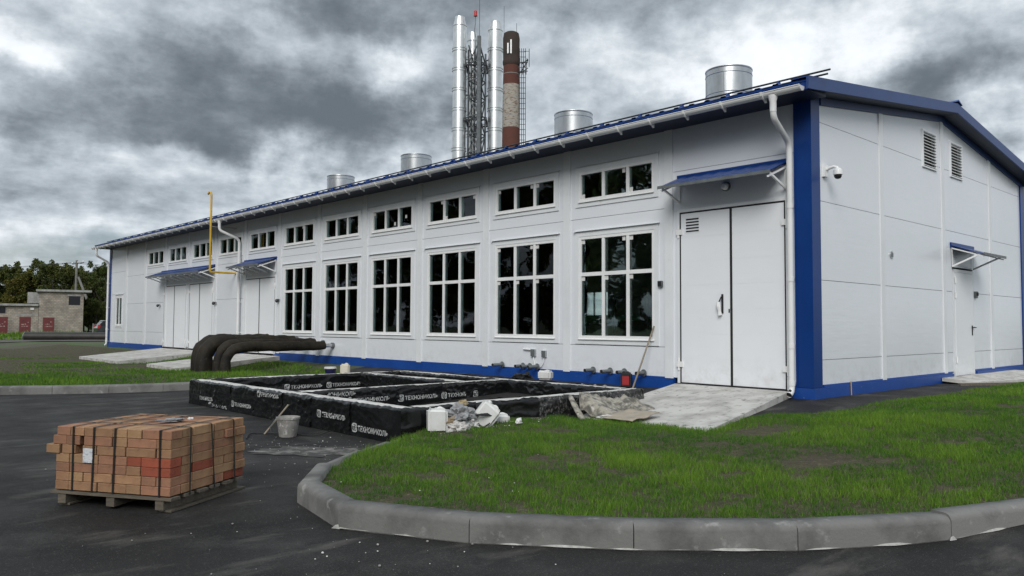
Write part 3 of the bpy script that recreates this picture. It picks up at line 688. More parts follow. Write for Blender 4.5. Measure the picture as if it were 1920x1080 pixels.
# gutter
def gutter():
    mb = MB(); pr = []
    for a in range(0, 9):
        t = math.pi+math.pi*a/8; pr.append((-.715+.068*math.cos(t), 4.745+.068*math.sin(t)))
    y0, y1 = -.24, L_END+.15
    po = pr; pi_ = [(-.715+.060*math.cos(math.pi+math.pi*a/8), 4.745+.060*math.sin(math.pi+math.pi*a/8)) for a in range(9)]
    ring = po+pi_[::-1]; mb.prism(ring, 'y', y0, y1)
    for yy in (y0, y1-.01): mb.prism([(-.715+.072*math.cos(math.pi+math.pi*a/8), 4.745+.072*math.sin(math.pi+math.pi*a/8)) for a in range(9)], 'y', yy-.006, yy+.012)
    mb.tube([(-.783, y0, 4.749), (-.783, y1, 4.749)], .008, 6)
    return mb.build('gutter', PIPEW, B)
gut = gutter()
y = .35
while y < L_END:
    MB().prism([(-.80, 4.76), (-.79, 4.705), (-.75, 4.665), (-.70, 4.66), (-.655, 4.625), (-.645, 4.625), (-.645, 4.685), (-.68, 4.70), (-.74, 4.705), (-.78, 4.735)], 'y', y-.016, y+.016).build('gutter_bracket', PIPEW, gut); y += .68
def downpipe(yo, yw, ztop=4.675, zbot=.33, shoe=True):
    r = .045; mb = MB()
    mb.lathe((-.715, yo, 0), [(.066, ztop+.02), (.062, ztop-.03), (.049, ztop-.07), (.049, ztop-.22)], 16)
    pts = [(-.715, yo, ztop-.10), (-.715, yo, ztop-.20)]+bez((-.715, yo, ztop-.20), (-.715, yo, ztop-.30), (-.62, yo+(yw-yo)*.18, ztop-.34), 4)[1:]
    pts += bez((-.22, yw-(yw-yo)*.15, ztop-.52), (-.12, yw, ztop-.57), (-.115, yw, ztop-.68), 4)+[(-.115, yw, zbot+.10)]
    if shoe: pts += bez((-.115, yw, zbot+.10), (-.115, yw, zbot), (-.20, yw, zbot-.03), 4)[1:]
    mb.tube(pts, r, 14, caps=False)
    if shoe: mb.tube([(-.20, yw, zbot-.03), (-.115, yw, zbot+.06)], .035, 12, m=1)
    o = mb.build('downpipe', [PIPEW, BLACK], B)
    for z in (4.05, 3.15, 2.05, 1.05, .50):
        if z < ztop-.7: MB().tube([(-.115, yw, z-.035), (-.115, yw, z+.035)], .052, 14).box(-.115, 0, yw-.012, yw+.012, z-.012, z+.012).build('pipe_collar', PIPEW, o)
downpipe(.20, .275, zbot=.36); downpipe(19.80, 19.62, zbot=.36); downpipe(33.35, 33.62, zbot=.36)

# windows -----------------------------------------------------------
def frame_bars(mb, y0, y1, z0, z1, w, x0=-.012, x1=.055):
    mb.box(x0, x1, y0, y1, z0, z0+w); mb.box(x0, x1, y0, y1, z1-w, z1); mb.box(x0, x1, y0, y0+w, z0+w, z1-w); mb.box(x0, x1, y1-w, y1, z0+w, z1-w)
stick_spots = {0: 'all', 1: 'all'}
def window(y0, y1, z0, z1, cols=3, split=None, stickers=()):
    mb = MB(); w = .055
    frame_bars(mb, y0, y1, z0, z1, w)
    ww = (y1-y0-2*w); mul = .062; pw = (ww-(cols-1)*mul)/cols; edges = []
    for c in range(cols):
        a = y0+w+c*(pw+mul); edges.append((a, a+pw))
        if c < cols-1: mb.box(-.008, .05, a+pw, a+pw+mul, z0+w, z1-w)
    rows = [(z0+w, z1-w)]
    if split:
        for (a, b) in edges: mb.box(-.0075, .0495, a, b, split-.035, split+.035)
        rows = [(z0+w, split-.035), (split+.035, z1-w)]
    o = mb.build('window', PVC, B)
    # surround trim and drip cap on the wall face
    t = MB(); s = .085; e = .003
    t.box(-.019, -.001, y0-s, y1+s, z1, z1+s+.01); t.box(-.019, -.001, y0-s, y0, z0-s-.02, z1); t.box(-.019, -.001, y1, y1+s, z0-s-.02, z1); t.box(-.019, -.001, y0, y1, z0-s-.02, z0)
    t.build('window_surround', WTRIM, o)
    MB().prism([(-.055, z1+s+.012), (-.001, z1+s+.024), (-.001, z1+s+.032), (-.055, z1+s+.020)], 'y', y0-s-.03, y1+s+.03).build('drip_cap', WTRIM, o)
    MB().prism([(-.045, z0-.012), (-.013, z0+.004), (-.013, z0-.006), (-.045, z0-.022)], 'y', y0+.0, y1-.0).build('sill', PVC, o)
    for ri, (a, b) in enumerate(rows):
        for ci, (p, q) in enumerate(edges):
            MB().box(.018, .036, p, q, a, b).build('pane', GLASS, o)
            for (sr, sc_, fy, fz) in stickers:
                if sr == ri and sc_ == ci:
                    yy = p+(q-p)*fy; zz = a+(b-a)*fz; yy = cl(yy, p+.07, q-.04); zz = cl(zz, a+.045, b-.045)
                    MB().box(.0150, .0172, yy-.036, yy+.036, zz-.04, zz+.04).build('sticker', JERR, o)
    return o
T = .99
ST_lo = {0: [(1, 2, T, T), (1, 1, .02, T), (1, 0, T, T), (0, 2, T, T), (0, 1, T, T), (0, 0, T, T)],
         1: [(1, 2, T, T), (1, 1, .02, T), (1, 0, T, T), (0, 2, T, T), (0, 1, T, T), (0, 0, T, T)]}
ST_up = {0: [(0, 2, T, 0), (0, 1, 0, T), (0, 0, T, 0)], 1: [(0, 2, T, T), (0, 1, 0, T), (0, 0, T, T)], 2: [(0, 2, 0, T), (0, 1, T, 0), (0, 0, 0, T)], 3: [(0, 2, T, T), (0, 1, .3, .2), (0, 0, .5, .5)], 5: [(0, 1, .02, T)]}
for i in range(11):
    yc = bays[i]+1.2
    if i < 6: window(yc-.89, yc+.89, 1.10, 3.03, 3, 2.31, ST_lo.get(i, ()))
    window(yc-.89, yc+.89, 3.70, 4.27, 3, None, ST_up.get(i, ()))
window(31.90, 32.74, 1.24, 2.50, 2)

# gates -------------------------------------------------------------
def gate(y0, y1, z0, z1, split, handle=False, vent=False, hinges=(0.75, 2.95)):
    g = MB(); fw = .05
    g.box(-.02, .06, y0-fw, y0, z0, z1+fw); g.box(-.02, .06, y1, y1+fw, z0, z1+fw); g.box(-.02, .06, y0, y1, z1, z1+fw)
    go = g.build('gate', WTRIM, B)
    s = .026
    MB().box(-.014, .03, y0, y0+s, z0, z1).box(-.014, .03, y1-s, y1, z0, z1).box(-.014, .03, y0+s, y1-s, z1-s, z1).box(-.014, .03, y0+s, y1-s, z0-.01, z0+.012).box(-.018, .03, split-.020, split+.020, z0+.012, z1-s).build('rubber_seal', BLACK, go)
    for a, b in ((y0+s, split-.021), (split+.021, y1-s)):
        mb = MB(); n = 7; za = z0+.014; zz = z1-s-.002
        for k in range(n):
            p, q = za+(zz-za)*k/n, za+(zz-za)*(k+1)/n
            mb.box(-.012, .028, a, b, p+.0015, q-.0015)
        mb.box(-.010, .026, a, b, za, zz)
        mb.build('gate_leaf', WDOOR, go)
    for yy, sg_ in ((y0, 1), (y1, -1)):
        for zz in hinges:
            MB().box(-.040, -.013, yy-.06, yy+.06, zz-.045, zz+.045).tube([(-.03, yy-.02*sg_, zz-.10), (-.03, yy-.02*sg_, zz+.10)], .014, 8).build('hinge', PVC, go)
    if vent:
        v = MB()
        for k in range(5): v.box(-.0165, -.0125, 1.95, 2.20, 2.92+k*.05, 2.945+k*.05)
        v.build('vent_slots', BLACK, go)
        MB().box(-.0150, -.0122, 1.93, 2.22, 2.90, 2.918).box(-.0150, -.0122, 1.93, 2.22, 3.148, 3.166).build('vent_edge', WTRIM, go)
    if handle:
        MB().box(-.03, -.012, 1.490, 1.520, 1.55, 1.86).tube([(-.05, 1.505, 1.82), (-.06, 1.52, 1.78), (-.06, 1.56, 1.70)], .010, 8).build('handle', BLACK, go)
        w = MB(); pts = [(-.06, 1.56, 1.73), (-.065, 1.55, 1.66), (-.05, 1.54, 1.58), (-.045, 1.535, 1.52)]
        w.tube(pts, [.03, .034, .028, .036], 7, smooth=False); w.build('plastic_wrap', PVC, go)
        MB().box(-.018, -.012, 1.375, 1.395, 1.56, 1.62).build('lock', BLACK, go)
gate(G1[0], G1[1], .385, 3.265, 1.345, True, True, (.70, 2.93))
gate(17.22, 19.36, .41, 2.79, 18.28, hinges=(.65, 2.5)); gate(21.97, 24.08, .41, 2.79, 23.13, hinges=(.65, 2.5)); gate(24.42, 26.70, .41, 2.79, 25.60, hinges=(.65, 2.5))
# canopies ------------------------------------------------------------
def canopy(y0, y1, zt, zb, out, n):
    s = MB(); k = int((y1-y0)/.12); P = []
    for i in range(k+1):
        yy = y0+(y1-y0)*i/k; P.append((yy, .012 if i % 2 else 0))
    vs = [(-.03, a, zt-.01+b) for a, b in P]+[(-out, a, zt-.22+b) for a, b in P]
    m_ = len(P); s.add(vs, [(i, i+1, m_+i+1, m_+i) for i in range(m_-1)])
    vs2 = [(v[0], v[1], v[2]-.012) for v in vs]; s.add(vs2, [(i, i+1, m_+i+1, m_+i) for i in range(m_-1)])
    s.box(-.03, -.002, y0-.01, y1+.01, zt-.05, zt+.04)
    so_ = s.build('canopy', BLUE, B)
    MB().box(-out-.012, -out, y0-.02, y1+.02, zt-.255, zt-.205).build('canopy_edge', STEELG, so_)
    for i in range(n):
        yy = y0+.03+(y1-y0-.06)*i/(n-1)
        b = MB(); b.box(-.028, -.020, yy-.018, yy+.018, zb, zt-.055)
        b.obox((-.03, yy-.015, zt-.075), (-out+.045, 0, -.205), (0, .03, 0), (0, 0, -.03))
        b.obox((-.03, yy-.0149, zb), (-out+.10, 0, (zt-.26-zb)), (0, .0298, 0), (0, 0, .035))
        b.build('bracket', PVC, so_)
canopy(.36, 2.36, 3.86, 3.43, .56, 2); canopy(17.15, 19.42, 3.37, 2.93, .62, 5); canopy(21.75, 27.02, 3.37, 2.93, .62, 9)
# gable canopy above the single door
cs = MB(); vs = [(5.74, -.03, 2.96), (7.05, -.03, 2.96), (7.05, -.60, 2.76), (5.74, -.60, 2.76)]
cs.add(vs+[(a, b, c-.014) for a, b, c in vs], [(0, 1, 2, 3), (7, 6, 5, 4), (0, 3, 7, 4), (1, 5, 6, 2), (3, 2, 6, 7)]); cs.box(5.73, 7.06, -.03, -.002, 2.93, 3.02)
co_ = cs.build('canopy', BLUE, B); MB().box(5.72, 7.07, -.615, -.601, 2.735, 2.785).build('canopy_edge', STEELG, co_)
for x in (5.78, 7.0):
    b = MB(); b.box(x-.018, x+.018, -.028, -.020, 2.53, 2.925); b.obox((x-.015, -.03, 2.53), (0, -.50, .22), (.03, 0, 0), (0, 0, .035)); b.obox((x-.0149, -.031, 2.915), (0, -.56, -.19), (.0298, 0, 0), (0, 0, -.025)); b.build('bracket', PVC, co_)
# single door
d = MB(); d.box(5.86, 5.92, -.014, .05, .37, 2.50).box(6.95, 7.01, -.014, .05, .37, 2.50).box(5.92, 6.95, -.014, .05, 2.44, 2.50); do = d.build('door', WTRIM, B)
MB().box(5.922, 6.948, -.022, .03, .385, 2.435).build('door_leaf', WDOOR, do)
MB().box(6.83, 6.87, -.034, -.022, 1.18, 1.38).box(6.81, 6.89, -.06, -.034, 1.335, 1.355).tube([(6.85, -.055, 1.34), (6.98, -.06, 1.34)], .010, 8).build('handle', BLACK, do)
for z in (.70, 1.98, 2.28): MB().tube([(5.918, -.032, z-.06), (5.918, -.032, z+.06)], .016, 8).build('hinge', PVC, do)
# louvres
for (a, b) in LOUV:
    mb = MB(); mb.box(a, a+.035, -.03, .09, 4.335, 5.05).box(b-.035, b, -.03, .09, 4.335, 5.05).box(a+.035, b-.035, -.03, .09, 5.015, 5.05).box(a+.035, b-.035, -.03, .09, 4.335, 4.36)
    lo = mb.build('louvre', WTRIM, B); MB().box(a+.035, b-.035, .060, .075, 4.36, 5.015).build('louvre_back', BLACK, lo)
    n = 11
    for k in range(n):
        z = 4.375+k*.058; MB().obox((a+.035, -.030, z), (b-a-.07, 0, 0), (0, .055, .030), (0, 0, .012)).build('slat', PVC, lo)
MB().lathe((0, 0, 0), [(.0, 0)], 3)
rv = MB(); rv.tube([(2.88, 0, 2.59), (2.88, -.02, 2.59)], .062, 20)
rvo = rv.build('round_vent', GALV, B)
for k in range(4): MB().box(2.84, 2.92, -.026, -.0205, 2.555+k*.02, 2.563+k*.02).build('slat', STEELD, rvo)
# roof ventilators
for (yy, ztop) in ((2.92, 6.40), (7.11, 6.34), (13.42, 6.31), (17.69, 6.27)):
    X0 = 2.5; r = .45; v = MB(); zb_ = 5.1
    prof = [(r-.02, ztop-.4), (r-.012, ztop), (r+.006, ztop), (r+.010, ztop-.012), (r+.006, ztop-.03), (r, ztop-.035), (r, ztop-.12), (r+.007, ztop-.127), (r, ztop-.135), (r, ztop-.50), (r+.008, ztop-.51), (r, ztop-.52), (r, zb_)]
    v.lathe((X0, yy, 0), prof, 40); v.tube([(X0, yy, ztop-.42), (X0, yy, ztop-.40)], r-.02, 40, m=1)
    vo = v.build('roof_ventilator', [GALV, BLACK], B)
    for a in (200, 320): MB().box(X0+(r+.002)*math.cos(R(a))-.006, X0+(r+.002)*math.cos(R(a))+.006, yy+(r+.002)*math.sin(R(a))-.006, yy+(r+.002)*math.sin(R(a))+.006, 5.2, ztop-.14).build('seam', GALV, vo)
# earthing clip on the gable plinth
MB().tube([(1.13, -.055, .62-.12), (1.13, -.06, .27)], .008, 6).build('earth_clip', YEL, B)

# things on the walls -----------------------------------------------------
def cam_thing():
    t = thing('security_camera', 'white dome security camera on an arm beside the blue corner of the gable', 'camera', (.42, 0, 3.72))
    MB().box(.36, .47, -.05, -.0005, 3.62, 3.80).build('mounting_box', PVC, t)
    MB().tube([(.42, -.05, 3.73), (.42, -.10, 3.75), (.42, -.16, 3.76), (.42, -.21, 3.74), (.42, -.22, 3.70)], .024, 12).build('arm', PVC, t)
    MB().lathe((.42, -.22, 3.63), [(.0, .10), (.04, .096), (.065, .07), (.07, .03), (.07, 0), (.058, -.005)], 20).build('housing', PVC, t)
    MB().lathe((.42, -.22, 3.625), [(.058, .0), (.054, -.03), (.035, -.055), (.0, -.064)], 20).build('dome', CARG, t)
cam_thing()
def wall_box(name, label, cat, x, y, z, gable=False, group=None):
    t = thing(name, label, cat, (x, y, z), group)
    if gable:
        MB().box(x-.05, x+.05, -.05, -.0005, z-.07, z+.07).build('body', STEELG, t); MB().box(x-.03, x+.03, -.07, -.0505, z-.02, z+.05).build('cover', BLACK, t)
    else:
        MB().box(-.055, -.0175, y-.045, y+.045, z-.05, z+.05).build('body', STEELG, t); MB().box(-.075, -.0555, y-.03, y+.03, z-.03, z+.04).build('cover', BLACK, t)
wall_box('wall_sensor', 'small dark box on the wall between the largest window and the near gate', 'sensor', 0, 2.72, 2.07)
wall_box('wall_sensor', 'small dark box on the gable wall right of the single door', 'sensor', 7.12, 0, 2.02, True)
for yy, lab in ((16.91, 'small wall lamp between the middle gate and the first tall window'), (21.66, 'small wall lamp right of the pair of gates'), (27.15, 'small wall lamp left of the pair of gates')):
    t = thing('wall_lamp', lab, 'lamp', (0, yy, 2.06)); MB().box(-.05, -.017, yy-.05, yy+.05, 2.02, 2.10).build('base', GALV, t); MB().lathe((-.10, yy, 2.03), [(.0, .07), (.045, .05), (.055, 0), (.03, -.04), (0, -.05)], 12).build('lamp_head', STEELD, t)
t = thing('bulkhead_lamp', 'round grey lamp under the near gate canopy', 'lamp', (0, 1.42, 3.60))
MB().tube([(-.0005, 1.42, 3.60), (-.05, 1.42, 3.60)], .075, 18).build('base', STEELG, t); MB().tube([(-.05, 1.42, 3.60), (-.09, 1.42, 3.60), (-.11, 1.42, 3.60)], [.062, .058, .03], 18).build('glass_cover', PVC, t)
# grey junction boxes with looped cable
t = thing('junction_box', 'left grey cable box above the blue plinth, with a short conduit', 'cable box', (0, 5.86, .80)); MB().box(-.05, -.0005, 5.80, 5.92, .72, .86).build('box', GALV, t); MB().tube([(-.03, 5.92, .85), (-.03, 6.15, .86)], .018, 8).build('conduit', PVC, t)
t = thing('junction_box', 'right grey cable box above the blue plinth, looped cable below it', 'cable box', (0, 5.56, .80)); MB().box(-.05, -.0005, 5.50, 5.61, .71, .84).build('box', GALV, t); MB().tube(bez((-.02, 5.86, .72), (-.04, 5.80, .45), (-.03, 5.70, .50), 8)+bez((-.03, 5.70, .50), (-.03, 5.56, .52), (-.02, 5.56, .71), 8)[1:], .010, 6).build('cable', PVC, t)
# pipe sleeves sticking out above the plinth
SLV = [(6.75, 'leftmost pipe sleeve, alone above the plinth below the third strip'), (5.98+.25, 'left sleeve of the three bunched left of the cable boxes'), (6.00, 'middle sleeve of the three bunched left of the cable boxes'), (5.74, 'right sleeve of the three bunched left of the cable boxes'),
       (4.36, 'leftmost of the four sleeves right of the white strip'), (3.93, 'second of the four sleeves right of the white strip'), (3.62, 'third of the four sleeves right of the white strip'), (3.20, 'sleeve nearest the black canister, rightmost of its four')]
SLV_Y = [6.76, 6.13, 5.93, 5.72, 4.24, 3.83, 3.50, 3.07]
for (a, lab), yy in zip(SLV, SLV_Y):
    t = thing('pipe_sleeve', lab, 'pipe', (0, yy, .50), 'grey pipe sleeves through the long wall'); Ls = random.uniform(.26, .34)
    MB().tube([(-.045, yy, .52), (-Ls, yy, .515)], .034, 14, caps=False).tube([(-.05, yy, .52), (-Ls+.01, yy, .515)], .028, 14, m=1).build('tube', [STEELG, BLACK], t)
    MB().tube([(-.0485, yy, .52), (-.062, yy, .52)], .062, 16).build('flange', STEELG, t)
# yellow gas vent pipe
t = thing('gas_pipe', 'thin yellow gas pipe rising past the eave beside the double gate canopy', 'pipe', (-.86, 20.1, 3.0))
yp = 20.10; xp = -.88
MB().tube([(0, yp, 3.02), (xp+.08, yp, 3.02)]+bez((xp+.08, yp, 3.02), (xp, yp, 3.02), (xp, yp, 3.10), 4)[1:]+[(xp, yp, 5.50)]+bez((xp, yp, 5.50), (xp, yp, 5.66), (xp-.02, yp+.10, 5.66), 4)+[(xp-.03, yp+.20, 5.60)], .034, 10).build('pipe', YEL, t)
MB().box(xp-.04, .0, yp-.02, yp+.02, 4.50, 4.535).build('clamp', GALV, t)

# inside: green pipework and plant seen through the glass --------------------------
def gpipe(name, label, pts, r, mat_=None):
    t = thing(name, label, 'pipework', (pts[0][0], pts[0][1], .40)); MB().tube(pts, r, 12).build('pipe', mat_ or GREEN, t)
    for p in (pts[0], pts[-1]): MB().tube([(p[0], p[1], p[2]-.03), (p[0], p[1], p[2]+.03)], r*1.6, 12).build('flange', mat_ or GREEN, t)
    return t
gpipe('pipework', 'green looped pipe behind the fourth tall window from the right', [(1.6, 11.4, .45), (1.6, 11.4, 1.9), (1.6, 11.1, 2.05), (1.6, 10.2, 2.05), (1.6, 10.0, 1.9), (1.6, 10.0, .45)], .10)
gpipe('pipework', 'green pipe behind the third tall window from the right', [(1.5, 9.0, .45), (1.5, 9.0, 2.4), (1.5, 8.8, 2.55), (1.5, 7.8, 2.55)], .09)
gpipe('pipework', 'thick green upright pipe behind the fifth tall window from the right', [(1.4, 13.2, .45), (1.4, 13.2, 2.9)], .16)
gpipe('pipework', 'green upright pipe behind the second tall window from the right', [(1.7, 6.5, .45), (1.7, 6.5, 2.9)], .07)
gpipe('pipework', 'long green header pipe near the rear wall', [(5.0, 3.0, 1.5), (5.0, 28.0, 1.5)], .12)
t = thing('machine', 'yellow cabinet behind the fifth tall window from the right', 'cabinet', (1.6, 14.0, .4)); MB().box(1.3, 1.8, 13.7, 14.1, .40, 1.5).build('cabinet', mat('cabinet_yellow', (.5, .42, .12), .5), t)
for yy, lab in ((17.5, 'green tank behind the sixth tall window'), (8.2, 'green pump frame behind the third tall window'), (5.6, 'dark machine behind the largest window')):
    t = thing('machine', lab, 'machine', (3.2, yy, .4)); g = GREEN if yy > 6 else STEELD
    MB().box(2.8, 3.6, yy-.5, yy+.5, .40, .55).build('base', STEELG, t); MB().tube([(3.2, yy-.5, 1.05), (3.2, yy+.5, 1.05)], .42, 18).build('body', g, t); MB().tube([(3.2, yy, 1.4), (3.2, yy, 2.2)], .08, 10).build('outlet', g, t)
    MB().box(2.75, 2.79, yy-.5, yy-.45, .55, 2.0).box(2.75, 2.79, yy+.45, yy+.5, .55, 2.0).box(2.75, 2.79, yy-.5, yy+.5, 1.95, 2.0).build('frame', STEELD, t)

# ramps --------------------------------------------------------------------------
def slab(name, label, top, thick, M, cat='ramp', kind=None):
    """top: 4 xyz corners, subdivided with slight unevenness"""
    n = 10; a, b, c, d = map(Vector, top); vs = []
    for i in range(n+1):
        for j in range(n+1):
            u, v = i/n, j/n; p = a*(1-u)*(1-v)+b*u*(1-v)+c*u*v+d*(1-u)*v
            edge = .0 if 0 < i < n and 0 < j < n else .5
            p = p+Vector((.02*noise.noise(p*2.5)*edge*2, .02*noise.noise(p*2.3+Vector((5, 5, 5)))*edge*2, .006*noise.noise(p*3))); vs.append(p)
    w = n+1; mb = MB(); mb.add(vs, [(i*w+j, i*w+j+1, (i+1)*w+j+1, (i+1)*w+j) for i in range(n) for j in range(n)], smooth=True)
    ring = [i*w for i in range(w)]+[n*w+j for j in range(1, w)]+[i*w+n for i in range(n-1, -1, -1)]+[j for j in range(n-1, 0, -1)]
    rv = [vs[k] for k in ring]; m_ = len(ring); mb.add(rv+[Vector((p.x, p.y, p.z-thick)) for p in rv], [(k, (k+1) % m_, m_+(k+1) % m_, m_+k) for k in range(m_)])
    o = mb.build(name, M, None, loc=(a.x, a.y, a.z)); tag(o, label, cat, kind=kind); return o
slab('concrete_ramp', 'pale stained concrete ramp in front of the near gate', [(-.05, 2.42, .375), (-.05, .34, .375), (-3.35, -.42, .155), (-3.35, 1.62, .13)], .30, CONC)
slab('concrete_ramp', 'left slab of the paired concrete ramps at the double gates', [(-.05, 26.8, .37), (-.05, 24.42, .37), (-3.18, 23.86, .13), (-3.15, 26.05, .13)], .28, CONC)
slab('concrete_ramp', 'right slab of the paired concrete ramps at the double gates', [(-.05, 24.32, .37), (-.05, 21.9, .37), (-3.24, 21.45, .13), (-3.18, 23.76, .13)], .28, CONC)
slab('concrete_ramp', 'narrow concrete ramp at the middle gate behind the bent black pipes', [(-.05, 19.45, .37), (-.05, 16.75, .37), (-3.21, 16.42, .13), (-3.07, 19.22, .13)], .28, CONC)
slab('concrete_step', 'low pale concrete slab in front of the single door', [(5.0, -.06, .385), (9.5, -.06, .385), (9.9, -1.35, .315), (5.1, -.62, .33)], .06, CONC, 'step')
t = thing('timber_board', 'weathered timber plank edging the slab by the single door', 'plank', (4.75, -.62, .28)); MB().obox((4.62, -.50, .27), (1.15, -.62, .0), (.03, .045, 0), (0, 0, .055)).build('board', WOOD, t)

# ------------------------------------------------------------------ foundation pit with membrane
FZ = .40
F = thing('foundation', 'low rectangular concrete foundation walls wrapped in black printed membrane', 'foundation', (-3.8, 4.9, 0))
FW = .24
fx0, fx1, fy0, fy1 = -6.03, -1.68, 1.84, 8.0
walls = [('AB', fx0, fx0+FW, fy0, fy1), ('BC', fx0+FW, fx1, fy0, fy0+FW), ('AD', fx0+FW, fx1, fy1-FW, fy1), ('DC', fx1-FW, fx1, fy0+FW, fy1-FW), ('DV', fx0+FW, fx1-FW, 4.56, 4.56+FW), ('ST', -2.85, -2.85+FW, 4.56+FW, fy1-FW)]
def topz(x, y): return FZ+.010*noise.noise(Vector((x*.9, y*.9, 2)))
for nm, a, b, c, d in walls:
    mb = MB(); L = max(b-a, d-c); n = int(L/.06); al = (b-a) > (d-c); vs = []; K = 6; ins = .018
    for i in range(n+1):
        for j in range(K+1):
            x = a+(b-a)*i/n if al else a+ins+(b-a-2*ins)*j/K; y = c+ins+(d-c-2*ins)*j/K if al else c+(d-c)*i/n
            z = topz(x, y)+.004*noise.noise(Vector((x*20, y*20, 1)))-(.012 if j in (0, K) else 0); vs.append((x, y, z))
    w = K+1; mb.add(vs, [(i*w+j, i*w+j+1, (i+1)*w+j+1, (i+1)*w+j) for i in range(n) for j in range(K)], smooth=True)
    mb.box(a+ins, b-ins, c+ins, d-ins, 0, FZ-.03)
    mb.build('concrete_wall', CTOP, F)
def wr(a, h, seed, amp=1.0):   # wrinkle height of the sheet at distance a along, height h
    v = Vector((a*2.0, h*6.0, seed)); r = 1-abs(noise.noise(v))*2.4
    r2 = 1-abs(noise.noise(Vector((a*7+h*6, h*15-a*3, seed+4))))*2.2
    patch = cl(.4+1.4*noise.noise(Vector((a*.8, h*1.5, seed+9))))
    return amp*1.7*(.006*max(r, 0)**2+.010*max(r2, 0)**2*patch+.010*noise.noise(Vector((a*3, h*4, seed+20))))
def membrane(a0, a1, fixed, nrm, axis, seed, amp=1.0, zb=-.04, M=None, drape=.03):
    n = max(4, int((a1-a0)/.018)); K = 22; vs = []
    for i in range(n+1):
        a = a0+(a1-a0)*i/n
        zt = FZ+.004+.020*noise.noise(Vector((a*3.1, seed, 0)))+.010*noise.noise(Vector((a*13, seed, 3)))
        for j in range(K+1):
            h = zb+(zt-zb)*j/K; o_ = .006+wr(a, h, seed, amp)
            if j == K: o_ -= drape; h -= .002
            elif j == K-1: o_ *= .6
            p = fixed+nrm*o_
            vs.append((p, a, h) if axis == 'y' else (a, p, h))
    w = K+1; mb = MB(); mb.add(vs, [(i*w+j, i*w+j+1, (i+1)*w+j+1, (i+1)*w+j) for i in range(n) for j in range(K)], smooth=True)
    return mb.build('membrane', M or MEMB, F)
fl = MB(); kx, ky = 70, 90
vs = [(fx0+FW+(fx1-fx0-2*FW)*i/kx, fy0+FW+(fy1-fy0-2*FW)*j/ky, .035+.03*noise.noise(Vector((i*.3, j*.3, 1)))) for i in range(kx+1) for j in range(ky+1)]
fl.add(vs, [(i*(ky+1)+j, i*(ky+1)+j+1, (i+1)*(ky+1)+j+1, (i+1)*(ky+1)+j) for i in range(kx) for j in range(ky)], smooth=True); fl.build('floor_membrane', MEMB, F)
# text meshes ---------------------------------------------------------------
def text_mesh(s, size, bold=.0):
    cu = bpy.data.curves.new('t', 'FONT'); cu.body = s; cu.size = size; cu.offset = bold; cu.resolution_u = 3; cu.space_character = 1.02
    ob = bpy.data.objects.new('t', cu); col.objects.link(ob); dg = bpy.context.evaluated_depsgraph_get(); me = bpy.data.meshes.new_from_object(ob.evaluated_get(dg))
    V = [tuple(v.co) for v in me.vertices]; Fc = [tuple(p.vertices) for p in me.polygons]
    bpy.data.objects.remove(ob); bpy.data.curves.remove(cu); bpy.data.meshes.remove(me); return V, Fc
TV, TF = text_mesh('ТЕХНОНИКОЛЬ', .086, .0030)
def tri_grid(V, Fc): return V, Fc
TW = max(v[0] for v in TV)
def logo():
    """rounded square with two slanted strokes cut like a T and N"""
    mb = MB(); s = .112
    def rect(x0, y0, x1, y1, sk=0): mb.add([(x0, y0, 0), (x1, y0, 0), (x1+sk, y1, 0), (x0+sk, y1, 0)], [(0, 1, 2, 3)])
    t = .020
    pts = []
    for cx0, cy0, a0 in ((s-.03, .03, -90), (s-.03, s-.03, 0), (.03, s-.03, 90), (.03, .03, 180)):
        for k in range(5): a = R(a0+90*k/4); pts.append((cx0+.03*math.cos(a), cy0+.03*math.sin(a)))
    inner = [((x-s/2)*.72+s/2, (y-s/2)*.72+s/2) for x, y in pts]; n = len(pts)
    mb.add([(x, y, 0) for x, y in pts]+[(x, y, 0) for x, y in inner], [(i, (i+1) % n, n+(i+1) % n, n+i) for i in range(n)])
    rect(.020, .074, .066, .090); rect(.036, .027, .048, .074, .0); rect(.056, .018, .068, .063, .012); rect(.080, .027, .092, .083, .0)
    mb.add([(.068, .063, 0), (.080, .075, 0), (.088, .032, 0), (.078, .027, 0)], [(0, 1, 2, 3)])
    return [tuple(v) for v in mb.v], list(mb.f)
LV, LF = logo()
def print_on(a_start, z, fixed, nrm, axis, seed, dirn, amp=1.0, tilt=0.0, sc_=1.0, clip=(-99, 99), cliptop=None, only=None):
    """print running along the wall face; dirn = +1/-1 reading direction along the axis; letters follow the wrinkles"""
    mb = MB()
    def put(V, Fc, off, vo):
        keep = {}; vs = []; fs = []
        for f_i in Fc:
            ps = []
            cxm = sum(V[i][0] for i in f_i)/len(f_i)+off
            if not (clip[0] <= cxm*sc_ <= clip[1]): continue
            ok = True
            for i in f_i:
                u = (V[i][0]+off)*sc_; v = (V[i][1]+vo)*sc_
                if v+z+u*tilt < .012 or (v+z+u*tilt) > FZ-.015: ok = False
                ps.append((u, v+u*tilt))
            if not ok: continue
            b0 = len(vs)
            for u, v in ps:
                a = a_start+dirn*u; h = z+v; p = fixed+nrm*(.006+wr(a, h, seed, amp)+.0035); vs.append((p, a, h) if axis == 'y' else (a, p, h))
            fs.append(tuple(range(b0, b0+len(ps))))
        if fs: mb.add(vs, fs)
    if only != 'text': put(LV, LF, 0, -.022)
    if only != 'logo': put(TV, TF, .134, 0)
    if mb.v: 
        o = mb.build('printed_lettering', LETTER, F)
        o['label'] = 'white printed lettering and emblem on the membrane'
